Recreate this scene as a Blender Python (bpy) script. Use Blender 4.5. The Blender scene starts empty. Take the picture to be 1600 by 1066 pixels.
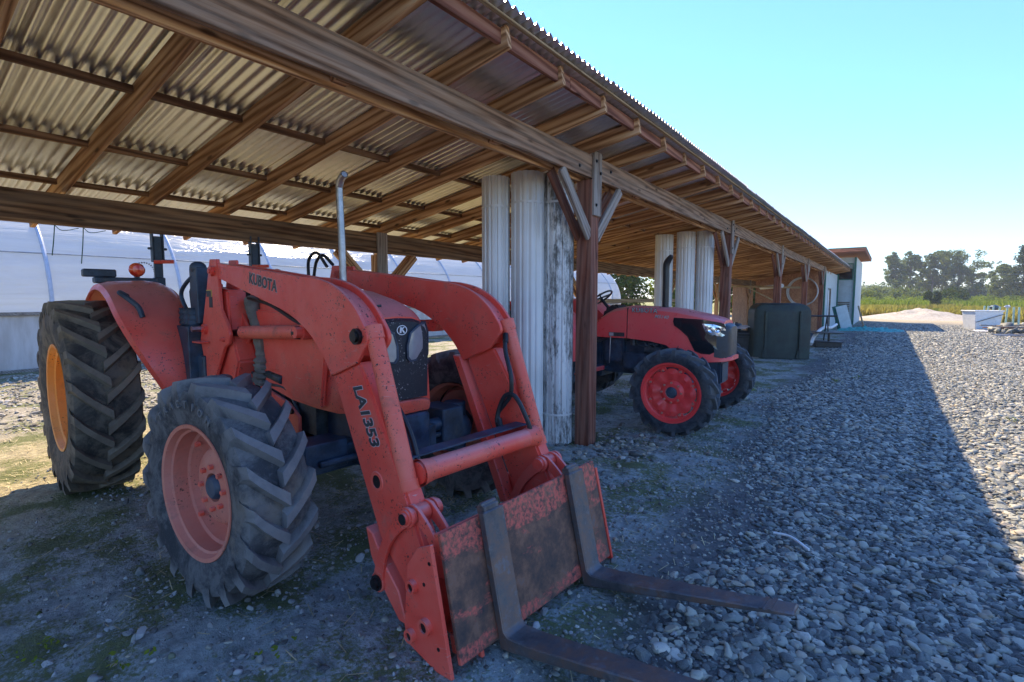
import bpy, bmesh, math, random
import numpy as np
from mathutils import Vector, Matrix, Euler

C = bpy.context
SC = C.scene
COL = SC.collection
R = math.radians
PI = math.pi
random.seed(7)
RNG = np.random.default_rng(11)

# ------------------------------------------------------------------ camera, sky, sun, exposure
cd = bpy.data.cameras.new('camera')
cam = bpy.data.objects.new('camera', cd)
COL.objects.link(cam)
cam.location = (0, 0, 1.6)
cam.rotation_euler = (R(90 - 4.787), 0, R(36.406))
cd.sensor_width = 36
cd.lens = 18.0
cd.clip_start = 0.05
cd.clip_end = 6000
SC.camera = cam

SUN_L = Vector((0.779, -0.70, -1.0)).normalized()      # the way sunlight travels
SUN_EL = math.asin(-SUN_L.z)
SUN_ROT = math.atan2(-SUN_L.x, -SUN_L.y)
world = bpy.data.worlds.new('World')
SC.world = world
world.use_nodes = True
wn = world.node_tree
bg = wn.nodes['Background']
sky = wn.nodes.new('ShaderNodeTexSky')
sky.sky_type = 'NISHITA'
sky.sun_disc = False
sky.sun_elevation = SUN_EL
sky.sun_rotation = SUN_ROT
sky.altitude = 0
sky.air_density = 1.5
sky.dust_density = 0.0
sky.ozone_density = 10.0
tint = wn.nodes.new('ShaderNodeMix')                     # a slightly deeper blue, the same all round
tint.data_type = 'RGBA'; tint.blend_type = 'MULTIPLY'
tint.inputs[0].default_value = 1.0
tint.inputs[7].default_value = (.72, .79, 1.0, 1)
wn.links.new(sky.outputs[0], tint.inputs[6])
wn.links.new(tint.outputs[2], bg.inputs[0])
bg.inputs[1].default_value = 0.15

sl = bpy.data.lights.new('sun', 'SUN')
sl.energy = 5.0
sl.angle = R(0.5)
sl.color = (1.0, 0.83, 0.58)
sun = bpy.data.objects.new('sun', sl)
COL.objects.link(sun)
sun.rotation_euler = SUN_L.to_track_quat('-Z', 'Y').to_euler()

SC.view_settings.view_transform = 'Standard'
SC.view_settings.look = 'None'
SC.view_settings.exposure = 1.18
SC.view_settings.gamma = 1.0
SC.view_settings.use_curve_mapping = False
SC.cycles.max_bounces = 10
SC.cycles.diffuse_bounces = 8
SC.cycles.transparent_max_bounces = 12

# ------------------------------------------------------------------ node helper
class G:
    def __init__(s, name):
        s.m = bpy.data.materials.new(name)
        s.m.use_nodes = True
        s.t = s.m.node_tree
        s.t.nodes.clear()
        s.o = s.t.nodes.new('ShaderNodeOutputMaterial')
    def put(s, sock, v):
        if isinstance(v, bpy.types.NodeSocket): s.t.links.new(v, sock)
        elif v is not None:
            if isinstance(v, (tuple, list)) and len(v) == 3 and sock.type == 'RGBA': v = (*v, 1)
            sock.default_value = v
    def n(s, ty, ins=None, **props):
        nd = s.t.nodes.new(ty)
        for k, v in props.items(): setattr(nd, k, v)
        for k, v in (ins or {}).items(): s.put(nd.inputs[k], v)
        return nd
    def obj(s): return s.n('ShaderNodeTexCoord').outputs['Object']
    def pos(s): return s.n('ShaderNodeNewGeometry').outputs['Position']
    def rnd(s): return s.n('ShaderNodeObjectInfo').outputs['Random']
    def vmap(s, v, scale=(1, 1, 1), loc=(0, 0, 0), rot=(0, 0, 0)):
        return s.n('ShaderNodeMapping', {'Vector': v, 'Scale': scale, 'Location': loc, 'Rotation': rot}).outputs[0]
    def vadd(s, a, b): return s.n('ShaderNodeVectorMath', {0: a, 1: b}, operation='ADD').outputs[0]
    def noise(s, v, scale=5, detail=4, rough=.55, dist=0, color=False):
        nd = s.n('ShaderNodeTexNoise', {'Vector': v, 'Scale': scale, 'Detail': detail, 'Roughness': rough, 'Distortion': dist})
        return nd.outputs[1 if color else 0]
    def vor(s, v, scale, feature='F1', out='Distance', rand=1):
        return s.n('ShaderNodeTexVoronoi', {'Vector': v, 'Scale': scale, 'Randomness': rand}, feature=feature).outputs[out]
    def math(s, op, a, b=0.0, c=False):
        return s.n('ShaderNodeMath', {0: a, 1: b}, operation=op, use_clamp=c).outputs[0]
    def step(s, v, a, b, lo=0.0, hi=1.0):
        return s.n('ShaderNodeMapRange', {0: v, 1: a, 2: b, 3: lo, 4: hi}, interpolation_type='SMOOTHSTEP').outputs[0]
    def mix(s, f, a, b, mode='MIX'):
        nd = s.n('ShaderNodeMix', data_type='RGBA', blend_type=mode)
        s.put(nd.inputs[0], f); s.put(nd.inputs[6], a); s.put(nd.inputs[7], b)
        return nd.outputs[2]
    def ramp(s, f, stops):
        nd = s.n('ShaderNodeValToRGB', {0: f})
        e = nd.color_ramp.elements
        while len(e) < len(stops): e.new(.5)
        for el, (p, c) in zip(e, stops):
            el.position = p; el.color = (*c, 1)
        return nd.outputs[0]
    def xyz(s, v):
        nd = s.n('ShaderNodeSeparateXYZ', {0: v}); return nd.outputs
    def bump(s, h, strength=.5, dist=.01, normal=None):
        return s.n('ShaderNodeBump', {'Strength': strength, 'Distance': dist, 'Height': h, 'Normal': normal}).outputs[0]
    def bsdf(s, base, rough=.5, metal=0., normal=None, spec=.5, alpha=None, coat=0., **kw):
        b = s.n('ShaderNodeBsdfPrincipled', {'Base Color': base, 'Roughness': rough, 'Metallic': metal, 'Normal': normal,
                                            'Specular IOR Level': spec, 'Coat Weight': coat})
        for k, v in kw.items(): s.put(b.inputs[k.replace('_', ' ')], v)
        return b.outputs[0]
    def done(s, sh):
        s.t.links.new(sh, s.o.inputs[0]); return s.m

M = {}
def mat_paint(name, col, fade, rough=.38, dirt=(.22, .17, .13), dirt_amt=.35, scratch=.25, chip=.0, chipcol=(.03, .025, .02), top_fade=0.):
    g = G(name); v = g.obj(); w = g.vadd(v, g.n('ShaderNodeVectorMath', {0: g.rnd(), 'Scale': 7.0}, operation='SCALE').outputs[0])
    n1 = g.noise(w, 2.2, 5, .6); n2 = g.noise(w, 9, 6, .7)
    c = g.mix(g.step(n1, .35, .7), col, fade)
    if top_fade:
        nz = g.xyz(g.n('ShaderNodeNewGeometry').outputs['Normal'])[2]
        c = g.mix(g.math('MULTIPLY', g.step(nz, .45, .95), top_fade), c, (.58, .33, .32))
    d = g.step(n2, .52, .78)
    c = g.mix(g.math('MULTIPLY', d, dirt_amt), c, dirt)
    s1 = g.noise(g.vmap(w, (3, 3, 26), rot=(0, .5, 0)), 6, 3, .6, .6)
    sc = g.math('MULTIPLY', g.step(s1, .64, .70), g.step(g.noise(w, 3.1, 2), .45, .62))
    c = g.mix(g.math('MULTIPLY', sc, scratch), c, (.62, .42, .38))
    if chip:
        ch = g.math('MULTIPLY', g.step(g.noise(w, 60, 4, .65), .60, .64), g.step(g.noise(w, 5, 3), .62 - chip * .3, .78 - chip * .3))
        c = g.mix(ch, c, chipcol)
    rr = g.n('ShaderNodeMapRange', {0: n2, 1: .3, 2: .8, 3: rough - .06, 4: rough + .3}).outputs[0]
    return g.done(g.bsdf(c, rr, normal=g.bump(g.noise(w, 120, 3), .06, .002)))

def mat_plain(name, col, rough=.5, metal=0., var=.25, scale=8, bumps=.08, dust=None, dust_amt=.4):
    g = G(name); v = g.obj()
    n = g.noise(v, scale, 6, .65)
    k = g.step(n, .3, .7)
    c = g.mix(k, tuple(x * (1 - var) for x in col), tuple(min(1, x * (1 + var)) for x in col))
    if dust:
        c = g.mix(g.math('MULTIPLY', g.step(g.noise(v, scale * .6, 7, .72), .48, .72), dust_amt), c, dust)
    return g.done(g.bsdf(c, g.n('ShaderNodeMapRange', {0: n, 1: .3, 2: .7, 3: max(.05, rough - .1), 4: min(1, rough + .12)}).outputs[0], metal, g.bump(g.noise(v, scale * 12, 4), bumps, .004)))

def mat_wood(name, dark, mid, light, grey=None, grey_amt=0., rough=.8, stain=None, stain_amt=0.):
    """grain runs along the object's own x axis"""
    g = G(name); v = g.obj()
    r = g.n('ShaderNodeVectorMath', {0: g.rnd(), 'Scale': 23.0}, operation='SCALE').outputs[0]
    w = g.vadd(v, r)
    big = g.noise(g.vmap(w, (.5, 5, 5)), 1.6, 3, .5)
    ring = g.n('ShaderNodeTexWave', {'Vector': g.vmap(w, (.22, 5.5, 4.5)), 'Scale': 2.2, 'Distortion': 7.0, 'Detail': 3.0, 'Detail Scale': 1.2}, wave_type='BANDS', bands_direction='DIAGONAL').outputs[1]
    fine = g.noise(g.vmap(w, (1.1, 42, 42)), 2.0, 6, .75, .4)
    f = g.math('ADD', g.math('MULTIPLY', ring, .45), g.math('MULTIPLY', fine, .55))
    c = g.ramp(f, [(.22, dark), (.5, mid), (.8, light)])
    c = g.mix(g.step(big, .40, .66), c, g.mix(.55, c, dark))
    kn = g.vor(g.vmap(w, (1.5, 5, 5)), 1.6)
    c = g.mix(g.math('MULTIPLY', g.step(kn, .17, .06), .85), c, tuple(x * .35 for x in dark))
    c = g.mix(g.math('MULTIPLY', g.step(g.rnd(), 0, 1), .3), c, dark)
    if grey:
        gn = g.noise(g.vmap(w, (1.2, 9, 9)), 1.3, 6, .65)
        c = g.mix(g.math('MULTIPLY', g.step(gn, .34, .62), grey_amt), c, g.mix(fine, tuple(x * .45 for x in grey), tuple(min(1, x * 1.5) for x in grey)))
    if stain:
        c = g.mix(g.math('MULTIPLY', g.step(g.noise(w, 2.5, 5, .6), .35, .65), stain_amt), c, stain)
    return g.done(g.bsdf(c, rough, normal=g.bump(g.math('ADD', f, g.math('MULTIPLY', g.step(kn, .17, .06), -.4)), .5, .006), spec=.25))

RED = (.56, .05, .03)
M['red'] = mat_paint('faded_red_paint', (.83, .075, .045), (.84, .135, .090), .34, dirt_amt=.45, scratch=.6, chip=.5, top_fade=.55)
M['red_worn'] = mat_paint('worn_red_paint', (.80, .095, .052), (.80, .16, .10), .45, dirt=(.20, .12, .09), dirt_amt=.5, scratch=.4, chip=.8, top_fade=.3)
M['red_new'] = mat_paint('bright_red_paint', (.88, .085, .085), (.86, .12, .11), .26, dirt_amt=.10, scratch=.05, top_fade=.45)
M['red_rim'] = mat_paint('glossy_red_wheel_paint', (.90, .05, .052), (.84, .07, .06), .32, dirt=(.20, .13, .10), dirt_amt=.25, scratch=.1)
M['salmon'] = mat_paint('sun_bleached_orange_red_paint', (.60, .165, .105), (.58, .22, .16), .5, dirt=(.22, .13, .10), dirt_amt=.6, scratch=.2, chip=.35, chipcol=(.06, .035, .025))
M['orange'] = mat_paint('orange_wheel_paint', (.85, .28, .04), (.80, .34, .09), .5, dirt=(.28, .13, .07), dirt_amt=.5, scratch=.1, chip=.45, chipcol=(.10, .05, .03))
M['chassis'] = mat_plain('dark_blue_black_chassis_paint', (.028, .052, .085), .5, var=.5, dust=(.13, .12, .10), dust_amt=.45)
M['engine'] = mat_plain('dusty_engine_metal', (.045, .055, .062), .5, .3, .6, 14, .2, dust=(.16, .14, .11), dust_amt=.5)
M['black'] = mat_plain('black_plastic', (.012, .013, .015), .35, var=.3, dust=(.10, .10, .10), dust_amt=.25)
M['hose'] = mat_plain('black_rubber_hose', (.016, .018, .021), .45, var=.4)
M['steel'] = mat_plain('grey_steel', (.30, .31, .32), .35, .9, .25)
M['chrome'] = mat_plain('chrome_rod', (.75, .76, .78), .12, 1., .05)
M['exhaust'] = mat_plain('stainless_exhaust_steel', (.46, .45, .43), .42, .9, .35, 6, dust=(.22, .17, .12), dust_amt=.5)
M['bolt'] = mat_plain('dark_oily_bolt', (.03, .028, .028), .4, .6, .4)
M['darkgrey'] = mat_plain('dark_grey_decal', (.05, .05, .052), .5, var=.3, scale=30)
M['silver'] = mat_plain('silver_decal_edge', (.50, .46, .44), .5, var=.2)
M['white'] = mat_plain('white_paint', (.78, .78, .76), .5, var=.05, dust=(.45, .42, .36), dust_amt=.35)
M['grille'] = None

g = G('dusty_black_grille_mesh'); v = g.obj()
sp = g.step(g.noise(v, 75, 3, .7), .60, .68)
cc = g.mix(g.math('MULTIPLY', sp, g.step(g.noise(v, 7, 3), .42, .62)), (.016, .020, .028), (.45, .43, .40))
M['grille'] = g.done(g.bsdf(cc, .5, normal=g.bump(g.vor(v, 160), .5, .003)))

g = G('headlight_lens'); v = g.obj()
M['lens'] = g.done(g.bsdf(g.mix(g.noise(v, 12, 4), (.22, .26, .28), (.46, .50, .50)), .15, .25, coat=.6))
g = G('clear_headlight'); v = g.obj()
M['lens_new'] = g.done(g.bsdf(g.mix(g.step(g.noise(v, 16, 3), .4, .6), (.12, .16, .2), (.85, .88, .9)), .08, .6, coat=1.))
g = G('smoked_side_glass'); M['smoke'] = g.done(g.bsdf((.012, .015, .02), .12, coat=.5))
M['grille_new'] = mat_plain('black_grille_plastic', (.016, .022, .032), .42, var=.4, scale=20)
g = G('red_lamp_lens'); v = g.obj()
M['redlens'] = g.done(g.bsdf(g.mix(g.step(g.noise(v, 20, 2), .4, .6), (.75, .03, .01), (.95, .12, .03)), .25, coat=.8))

# tyre rubber: dusty lug faces
def mat_tyre(name, base, dust, amt):
    g = G(name); v = g.obj()
    n = g.noise(v, 5, 7, .75, .5); n2 = g.noise(v, 45, 5, .75)
    c = g.mix(g.math('MULTIPLY', g.step(n, .40, .60), amt), base, dust)
    c = g.mix(g.math('MULTIPLY', g.step(g.noise(v, 3.1, 5, .7), .52, .66), amt * .8), c, tuple(a * b for a, b in zip(dust, (1.15, .95, .72))))
    c = g.mix(g.math('MULTIPLY', g.step(n2, .55, .72), amt * .6), c, dust)
    c = g.mix(g.math('MULTIPLY', g.step(g.n('ShaderNodeNewGeometry').outputs['Pointiness'], .52, .60), .55), c, tuple(x * 1.35 for x in dust))
    return g.done(g.bsdf(c, .78, normal=g.bump(g.math('ADD', n2, g.noise(v, 160, 2)), .35, .004), spec=.3))
M['tyre'] = mat_tyre('dusty_tyre_rubber', (.035, .038, .043), (.20, .195, .19), .58)
M['tyre_rear'] = mat_tyre('muddy_rear_tyre_rubber', (.036, .034, .031), (.20, .165, .12), .66)
M['tyre_new'] = mat_tyre('black_tyre_rubber', (.020, .025, .034), (.10, .11, .12), .55)

# rusty fork steel
g = G('rusty_fork_steel'); v = g.obj()
n = g.noise(v, 5, 7, .7); n2 = g.noise(v, 22, 6, .7)
c = g.ramp(n, [(.3, (.050, .050, .056)), (.46, (.125, .115, .115)), (.58, (.20, .125, .095)), (.66, (.17, .16, .168))])
c = g.mix(g.math('MULTIPLY', g.step(n2, .55, .7), .45), c, (.26, .24, .23))
M['fork'] = g.done(g.bsdf(c, g.n('ShaderNodeMapRange', {0: n2, 1: .3, 2: .7, 3: .35, 4: .65}).outputs[0], .55, g.bump(n2, .25, .006)))
g = G('rust_and_worn_red_plate'); v = g.obj()
n = g.noise(g.vmap(v, (1, 1, 2.6)), 3.2, 7, .72); n2 = g.noise(v, 40, 5, .7)
z = g.xyz(v)[2]
n3 = g.noise(v, 9, 6, .7)
rust = g.ramp(n3, [(.32, (.050, .040, .040)), (.48, (.13, .070, .050)), (.6, (.24, .115, .07)), (.72, (.16, .13, .125))])
band = g.math('MAXIMUM', g.step(z, .40, .47), g.math('MULTIPLY', g.step(z, .09, .05), .5))
k = g.step(g.math('ADD', g.math('MULTIPLY', band, .20), n), .55, .64)
c = g.mix(g.math('MULTIPLY', k, g.step(n2, .62, .40)), rust, (.66, .13, .09))
M['plate'] = g.done(g.bsdf(c, .6, .2, g.bump(n2, .3, .006)))

# timber
M['rafter'] = mat_wood('brown_rafter_timber', (.20, .092, .038), (.62, .33, .155), (.84, .56, .32))
M['purlin'] = mat_wood('dark_purlin_timber', (.10, .05, .026), (.29, .155, .08), (.46, .28, .15))
M['beam'] = mat_wood('weathered_beam_timber', (.085, .044, .025), (.36, .20, .115), (.56, .36, .23), grey=(.36, .28, .22), grey_amt=.45)
M['backbeam'] = mat_wood('stained_back_beam_timber', (.06, .028, .014), (.24, .12, .058), (.42, .25, .125), grey=(.30, .22, .15), grey_amt=.35)
M['post'] = mat_wood('red_stained_post_timber', (.10, .028, .018), (.26, .085, .050), (.38, .15, .09), grey=(.30, .19, .14), grey_amt=.4)
M['brace'] = mat_wood('weathered_brace_timber', (.11, .075, .055), (.29, .21, .165), (.48, .40, .34), grey=(.40, .365, .32), grey_amt=.65)
M['fascia'] = mat_wood('reddish_fascia_timber', (.12, .042, .024), (.34, .13, .08), (.48, .24, .15))
M['pale_wood'] = mat_wood('pale_new_timber', (.24, .16, .08), (.42, .30, .17), (.55, .42, .26))
M['grey_wood'] = mat_wood('grey_scrap_timber', (.14, .12, .10), (.28, .25, .21), (.42, .38, .33))

# corrugated metal
g = G('corrugated_galvanised_steel'); v = g.obj(); r = g.rnd()
w = g.vadd(v, g.n('ShaderNodeVectorMath', {0: r, 'Scale': 9.0}, operation='SCALE').outputs[0])
n = g.noise(g.vmap(w, (1.4, 3, 3)), 2.0, 6, .65); sp = g.noise(w, 30, 4, .7)
c = g.mix(g.step(n, .35, .65), (.68, .68, .66), (.86, .85, .83))
c = g.mix(g.math('MULTIPLY', g.step(g.noise(g.vmap(w, (.5, 1.5, 1)), .9, 3), .5, .8), .35), c, (.62, .54, .48))
c = g.mix(g.math('MULTIPLY', r, .35), c, (.72, .66, .57))
M['tin'] = g.done(g.bsdf(c, g.n('ShaderNodeMapRange', {0: n, 1: .3, 2: .7, 3: .30, 4: .42}).outputs[0], .85, g.bump(sp, .025, .003)))

# fluted white metal with grime
g = G('grimy_white_fluted_metal'); v = g.obj(); r = g.rnd()
w = g.vadd(v, g.n('ShaderNodeVectorMath', {0: r, 'Scale': 13.0}, operation='SCALE').outputs[0])
st = g.noise(g.vmap(w, (5, 5, .8)), 1.5, 7, .75, .3)
sp = g.noise(g.vmap(w, (1, 1, .5)), 26, 6, .75)
thr = g.n('ShaderNodeMapRange', {0: g.n('ShaderNodeObjectInfo').outputs['Alpha'], 1: 0, 2: 1, 3: .78, 4: .50}).outputs[0]
k = g.step(g.math('SUBTRACT', g.math('ADD', g.math('MULTIPLY', st, .72), g.math('MULTIPLY', sp, .28)), thr), -.04, .09)
c = g.mix(g.step(g.noise(w, 1.3, 3), .3, .7), (.62, .62, .60), (.76, .76, .74))
c = g.mix(g.math('MULTIPLY', k, .9), c, (.055, .052, .045))
c = g.mix(g.math('MULTIPLY', g.step(st, .5, .68), .10), c, (.30, .27, .20))
M['fluted'] = g.done(g.bsdf(c, .45, .1, g.bump(sp, .05, .003)))

# greenhouse film
g = G('white_polythene_film'); v = g.obj()
n = g.noise(g.vmap(v, (1, .35, 2.4)), 1.5, 5, .6, .8)
n3 = g.noise(g.vmap(v, (2, .3, 7)), 1.3, 3, .5, 1.2)
dif = g.n('ShaderNodeBsdfDiffuse', {'Color': g.mix(g.step(n, .3, .7), (.62, .64, .68), (.78, .79, .80)), 'Normal': g.bump(g.math('ADD', n, n3), .35, .06)}).outputs[0]
tr = g.n('ShaderNodeBsdfTranslucent', {'Color': (.75, .79, .86, 1)}).outputs[0]
gl = g.n('ShaderNodeBsdfGlossy', {'Color': (1, 1, 1, 1), 'Roughness': .25, 'Normal': g.bump(g.math('ADD', n, n3), .9, .16)}).outputs[0]
s1 = g.n('ShaderNodeMixShader', {0: .50, 1: dif, 2: tr}).outputs[0]
M['film'] = g.done(g.n('ShaderNodeMixShader', {0: .05, 1: s1, 2: gl}).outputs[0])
g = G('cloudy_side_panel'); v = g.obj()
n = g.noise(g.vmap(v, (1, 3, .5)), 2.0, 5, .65)
dif = g.n('ShaderNodeBsdfDiffuse', {'Color': g.mix(g.step(n, .35, .7), (.46, .46, .45), (.66, .67, .68))}).outputs[0]
tr = g.n('ShaderNodeBsdfTranslucent', {'Color': (.7, .72, .74, 1)}).outputs[0]
M['panel'] = g.done(g.n('ShaderNodeMixShader', {0: .35, 1: dif, 2: tr}).outputs[0])

# OSB board
g = G('oriented_strand_board'); v = g.obj(); w = g.vadd(v, g.n('ShaderNodeVectorMath', {0: g.rnd(), 'Scale': 5.0}, operation='SCALE').outputs[0])
cv = g.vor(g.vmap(w, (14, 14, 9)), 1.6, 'F1', 'Color')
c = g.mix(g.xyz(cv)[0], (.46, .20, .10), (.66, .36, .19))
c = g.mix(g.math('MULTIPLY', g.step(g.noise(w, 2, 4), .4, .7), .4), c, (.26, .10, .06))
M['osb'] = g.done(g.bsdf(c, .75))
M['wallwhite'] = mat_plain('pale_painted_wall_board', (.46, .52, .52), .6, var=.12, scale=3, dust=(.36, .38, .34), dust_amt=.3)
M['doorwhite'] = mat_plain('white_door_paint', (.72, .74, .76), .45, var=.05)
M['green_trim'] = mat_plain('green_trim_paint', (.02, .13, .09), .5, var=.3)
M['tub'] = mat_plain('dark_green_weathered_plastic', (.022, .034, .028), .55, var=.5, scale=3, dust=(.07, .085, .05), dust_amt=.6)
M['blue_plastic'] = mat_plain('blue_drum_plastic', (.03, .07, .11), .4, var=.3)
M['cloth'] = mat_plain('pale_crumpled_sheet', (.55, .56, .60), .8, var=.2)
M['dark'] = mat_plain('dark_grey_plastic_bin', (.035, .036, .040), .5, var=.4, dust=(.1, .09, .08), dust_amt=.4)
M['bow'] = mat_plain('plastic_covered_greenhouse_bow', (.46, .50, .58), .5, var=.1)
M['net'] = mat_plain('turquoise_netting', (.06, .34, .30), .8, var=.5, scale=9)
M['hosewhite'] = mat_plain('white_coiled_hose', (.66, .65, .62), .5, var=.15)
M['twine'] = mat_plain('green_twine', (.02, .10, .05), .8)
M['greenpost'] = mat_plain('pale_green_stake_paint', (.38, .50, .42), .6, var=.2)
M['sleeve'] = mat_plain('grey_canvas_hose_sleeve', (.17, .155, .13), .9, var=.3, scale=12, bumps=.4)
M['cable'] = mat_plain('power_cable', (.06, .06, .065), .6)
M['yellow'] = mat_plain('yellow_warning_label', (.60, .42, .06), .5, var=.3, scale=30)
M['stone_lump'] = mat_plain('grey_rubble', (.36, .31, .25), .85, var=.45, scale=3)
M['bark'] = mat_plain('bark', (.13, .105, .085), .9, var=.4, scale=3)

def mat_leaf(name, a, b, trans=.3, scale=.5):
    g = G(name); v = g.pos()
    f = g.noise(v, scale, 3, .6)
    wn_ = g.n('ShaderNodeTexWhiteNoise', {0: g.vmap(v, (3, 3, 3))}, noise_dimensions='3D').outputs[0]
    c = g.mix(g.step(f, .32, .68), a, b)
    d = g.n('ShaderNodeBsdfDiffuse', {'Color': c}).outputs[0]
    t = g.n('ShaderNodeBsdfTranslucent', {'Color': g.mix(.4, c, (.30, .34, .05))}).outputs[0]
    return g.done(g.n('ShaderNodeMixShader', {0: trans, 1: d, 2: t}).outputs[0])
M['leaf_tall'] = mat_leaf('grey_green_tree_leaves', (.075, .115, .055), (.15, .19, .085), .4, .25)
M['leaf_dark'] = mat_leaf('dark_conifer_needles', (.035, .055, .035), (.07, .09, .05), .15, .4)
M['leaf_bush'] = mat_leaf('mid_green_bush_leaves', (.050, .085, .022), (.105, .14, .035), .35, .4)
M['leaf_bright'] = mat_leaf('yellow_green_leaves', (.10, .17, .02), (.22, .26, .04), .4, .6)
M['leaf_hedge'] = mat_leaf('dark_hedge_leaves', (.016, .042, .010), (.035, .075, .018), .2, 1.2)
M['grass_gold'] = mat_leaf('golden_weeds', (.24, .20, .045), (.42, .32, .09), .4, .4)
M['grass_green'] = mat_leaf('green_weeds', (.13, .17, .03), (.28, .26, .07), .4, .4)

# gravel stones (one colour per stone)
g = G('river_gravel_stone'); r = g.rnd(); v = g.obj()
c = g.ramp(r, [(0, (.036, .040, .036)), (.26, (.090, .097, .088)), (.50, (.19, .198, .172)), (.72, (.315, .305, .24)), (.87, (.47, .44, .34)), (.95, (.32, .23, .14)), (1, (.60, .57, .47))])
c = g.mix(g.math('MULTIPLY', g.step(g.noise(v, 5, 4, .7), .4, .7), .35), c, (.34, .31, .27))
M['stone'] = g.done(g.bsdf(c, .62, normal=g.bump(g.noise(v, 9, 4), .3, .01)))

# ground: dirt, moss, gravel, far fields
g = G('yard_ground'); p = g.pos(); X, Y, Z = g.xyz(p)
wob = g.noise(p, .55, 5, .6)
edge = g.math('ADD', g.math('MULTIPLY', g.math('SUBTRACT', wob, .5), 1.9), g.math('MULTIPLY', g.step(Y, 1, 14), -.55))
road = g.step(g.math('SUBTRACT', X, edge), -1.35, -.75)
vo = g.vor(p, 17); vc = g.xyz(g.vor(p, 17, 'F1', 'Color'))[0]
n8 = g.noise(p, 8, 7, .72); n40 = g.noise(p, 42, 5, .7); n2 = g.noise(p, 1.6, 6, .65)
dirt = g.ramp(n8, [(.30, (.125, .135, .122)), (.48, (.29, .315, .29)), (.66, (.45, .48, .445))])
dirt = g.mix(g.math('MULTIPLY', g.step(n40, .55, .72), .35), dirt, (.32, .30, .27))
straw = g.ramp(g.noise(g.vmap(p, (1, 1, 1)), 14, 6, .75), [(.3, (.20, .15, .08)), (.55, (.42, .34, .18)), (.75, (.62, .53, .32))])
dirt = g.mix(g.math('MULTIPLY', g.step(X, -3.8, -5.6), .9), dirt, straw)  # straw colour, strengthened to paint the sunlit ground here yellower
dirt = g.mix(g.step(X, -7.6, -8.6), dirt, g.mix(vc, (.22, .19, .14), (.42, .37, .28)))
mo = g.math('MULTIPLY', g.step(g.math('ADD', n2, g.math('MULTIPLY', g.math('SUBTRACT', n40, .5), .5)), .46, .58), g.step(g.math('SUBTRACT', X, edge), .3, -.9))
moss = g.ramp(n40, [(.3, (.050, .060, .016)), (.6, (.13, .15, .035)), (.8, (.22, .23, .075))])
dirt = g.mix(g.math('MULTIPLY', mo, .85), dirt, moss)
grav = g.mix(vc, (.085, .085, .085), (.30, .285, .26))
grav = g.mix(g.step(vo, .02, .06), grav, g.mix(.5, grav, (.08, .075, .07)))
grav = g.mix(g.step(g.noise(p, .35, 4, .6), .55, .75, 0, .5), grav, (.30, .26, .20))
c = g.mix(road, dirt, grav)
far = g.ramp(g.noise(p, .09, 6, .65), [(.3, (.13, .16, .035)), (.5, (.22, .22, .06)), (.7, (.36, .30, .11))])
sand = g.mix(n8, (.32, .25, .15), (.50, .42, .28))
wy = g.math('ADD', Y, g.math('MULTIPLY', g.math('SUBTRACT', g.noise(p, .12, 4), .5), 18))
c = g.mix(g.step(wy, 38, 46), c, sand)
c = g.mix(g.step(wy, 58, 64), c, far)
wx = g.math('ADD', X, g.math('MULTIPLY', g.math('SUBTRACT', g.noise(p, .3, 4), .5), 4))
c = g.mix(g.step(g.math('SUBTRACT', wx, g.step(Y, 24, 14, 0, 9)), 5.0, 6.4), c, g.mix(g.step(n2, .4, .6), sand, far))  # gravel carried on out of view to bounce more light into the shed
c = g.mix(g.step(X, -19.5, -22), c, far)
h = g.math('ADD', g.math('MULTIPLY', g.math('MULTIPLY', g.step(vo, .06, .0), road), .8), g.math('ADD', g.math('MULTIPLY', n8, .6), g.math('MULTIPLY', n40, .35)))
M['ground'] = g.done(g.bsdf(c, .9, normal=g.bump(h, .9, .05), spec=.2))
g = G('pale_gravel_heap'); p = g.pos(); n = g.noise(p, 2.5, 6, .7); vcx = g.xyz(g.vor(p, 9, 'F1', 'Color'))[0]
M['heap'] = g.done(g.bsdf(g.mix(vcx, g.mix(n, (.26, .21, .15), (.36, .31, .24)), (.46, .41, .34)), .9, normal=g.bump(n, .6, .08)))

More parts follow.
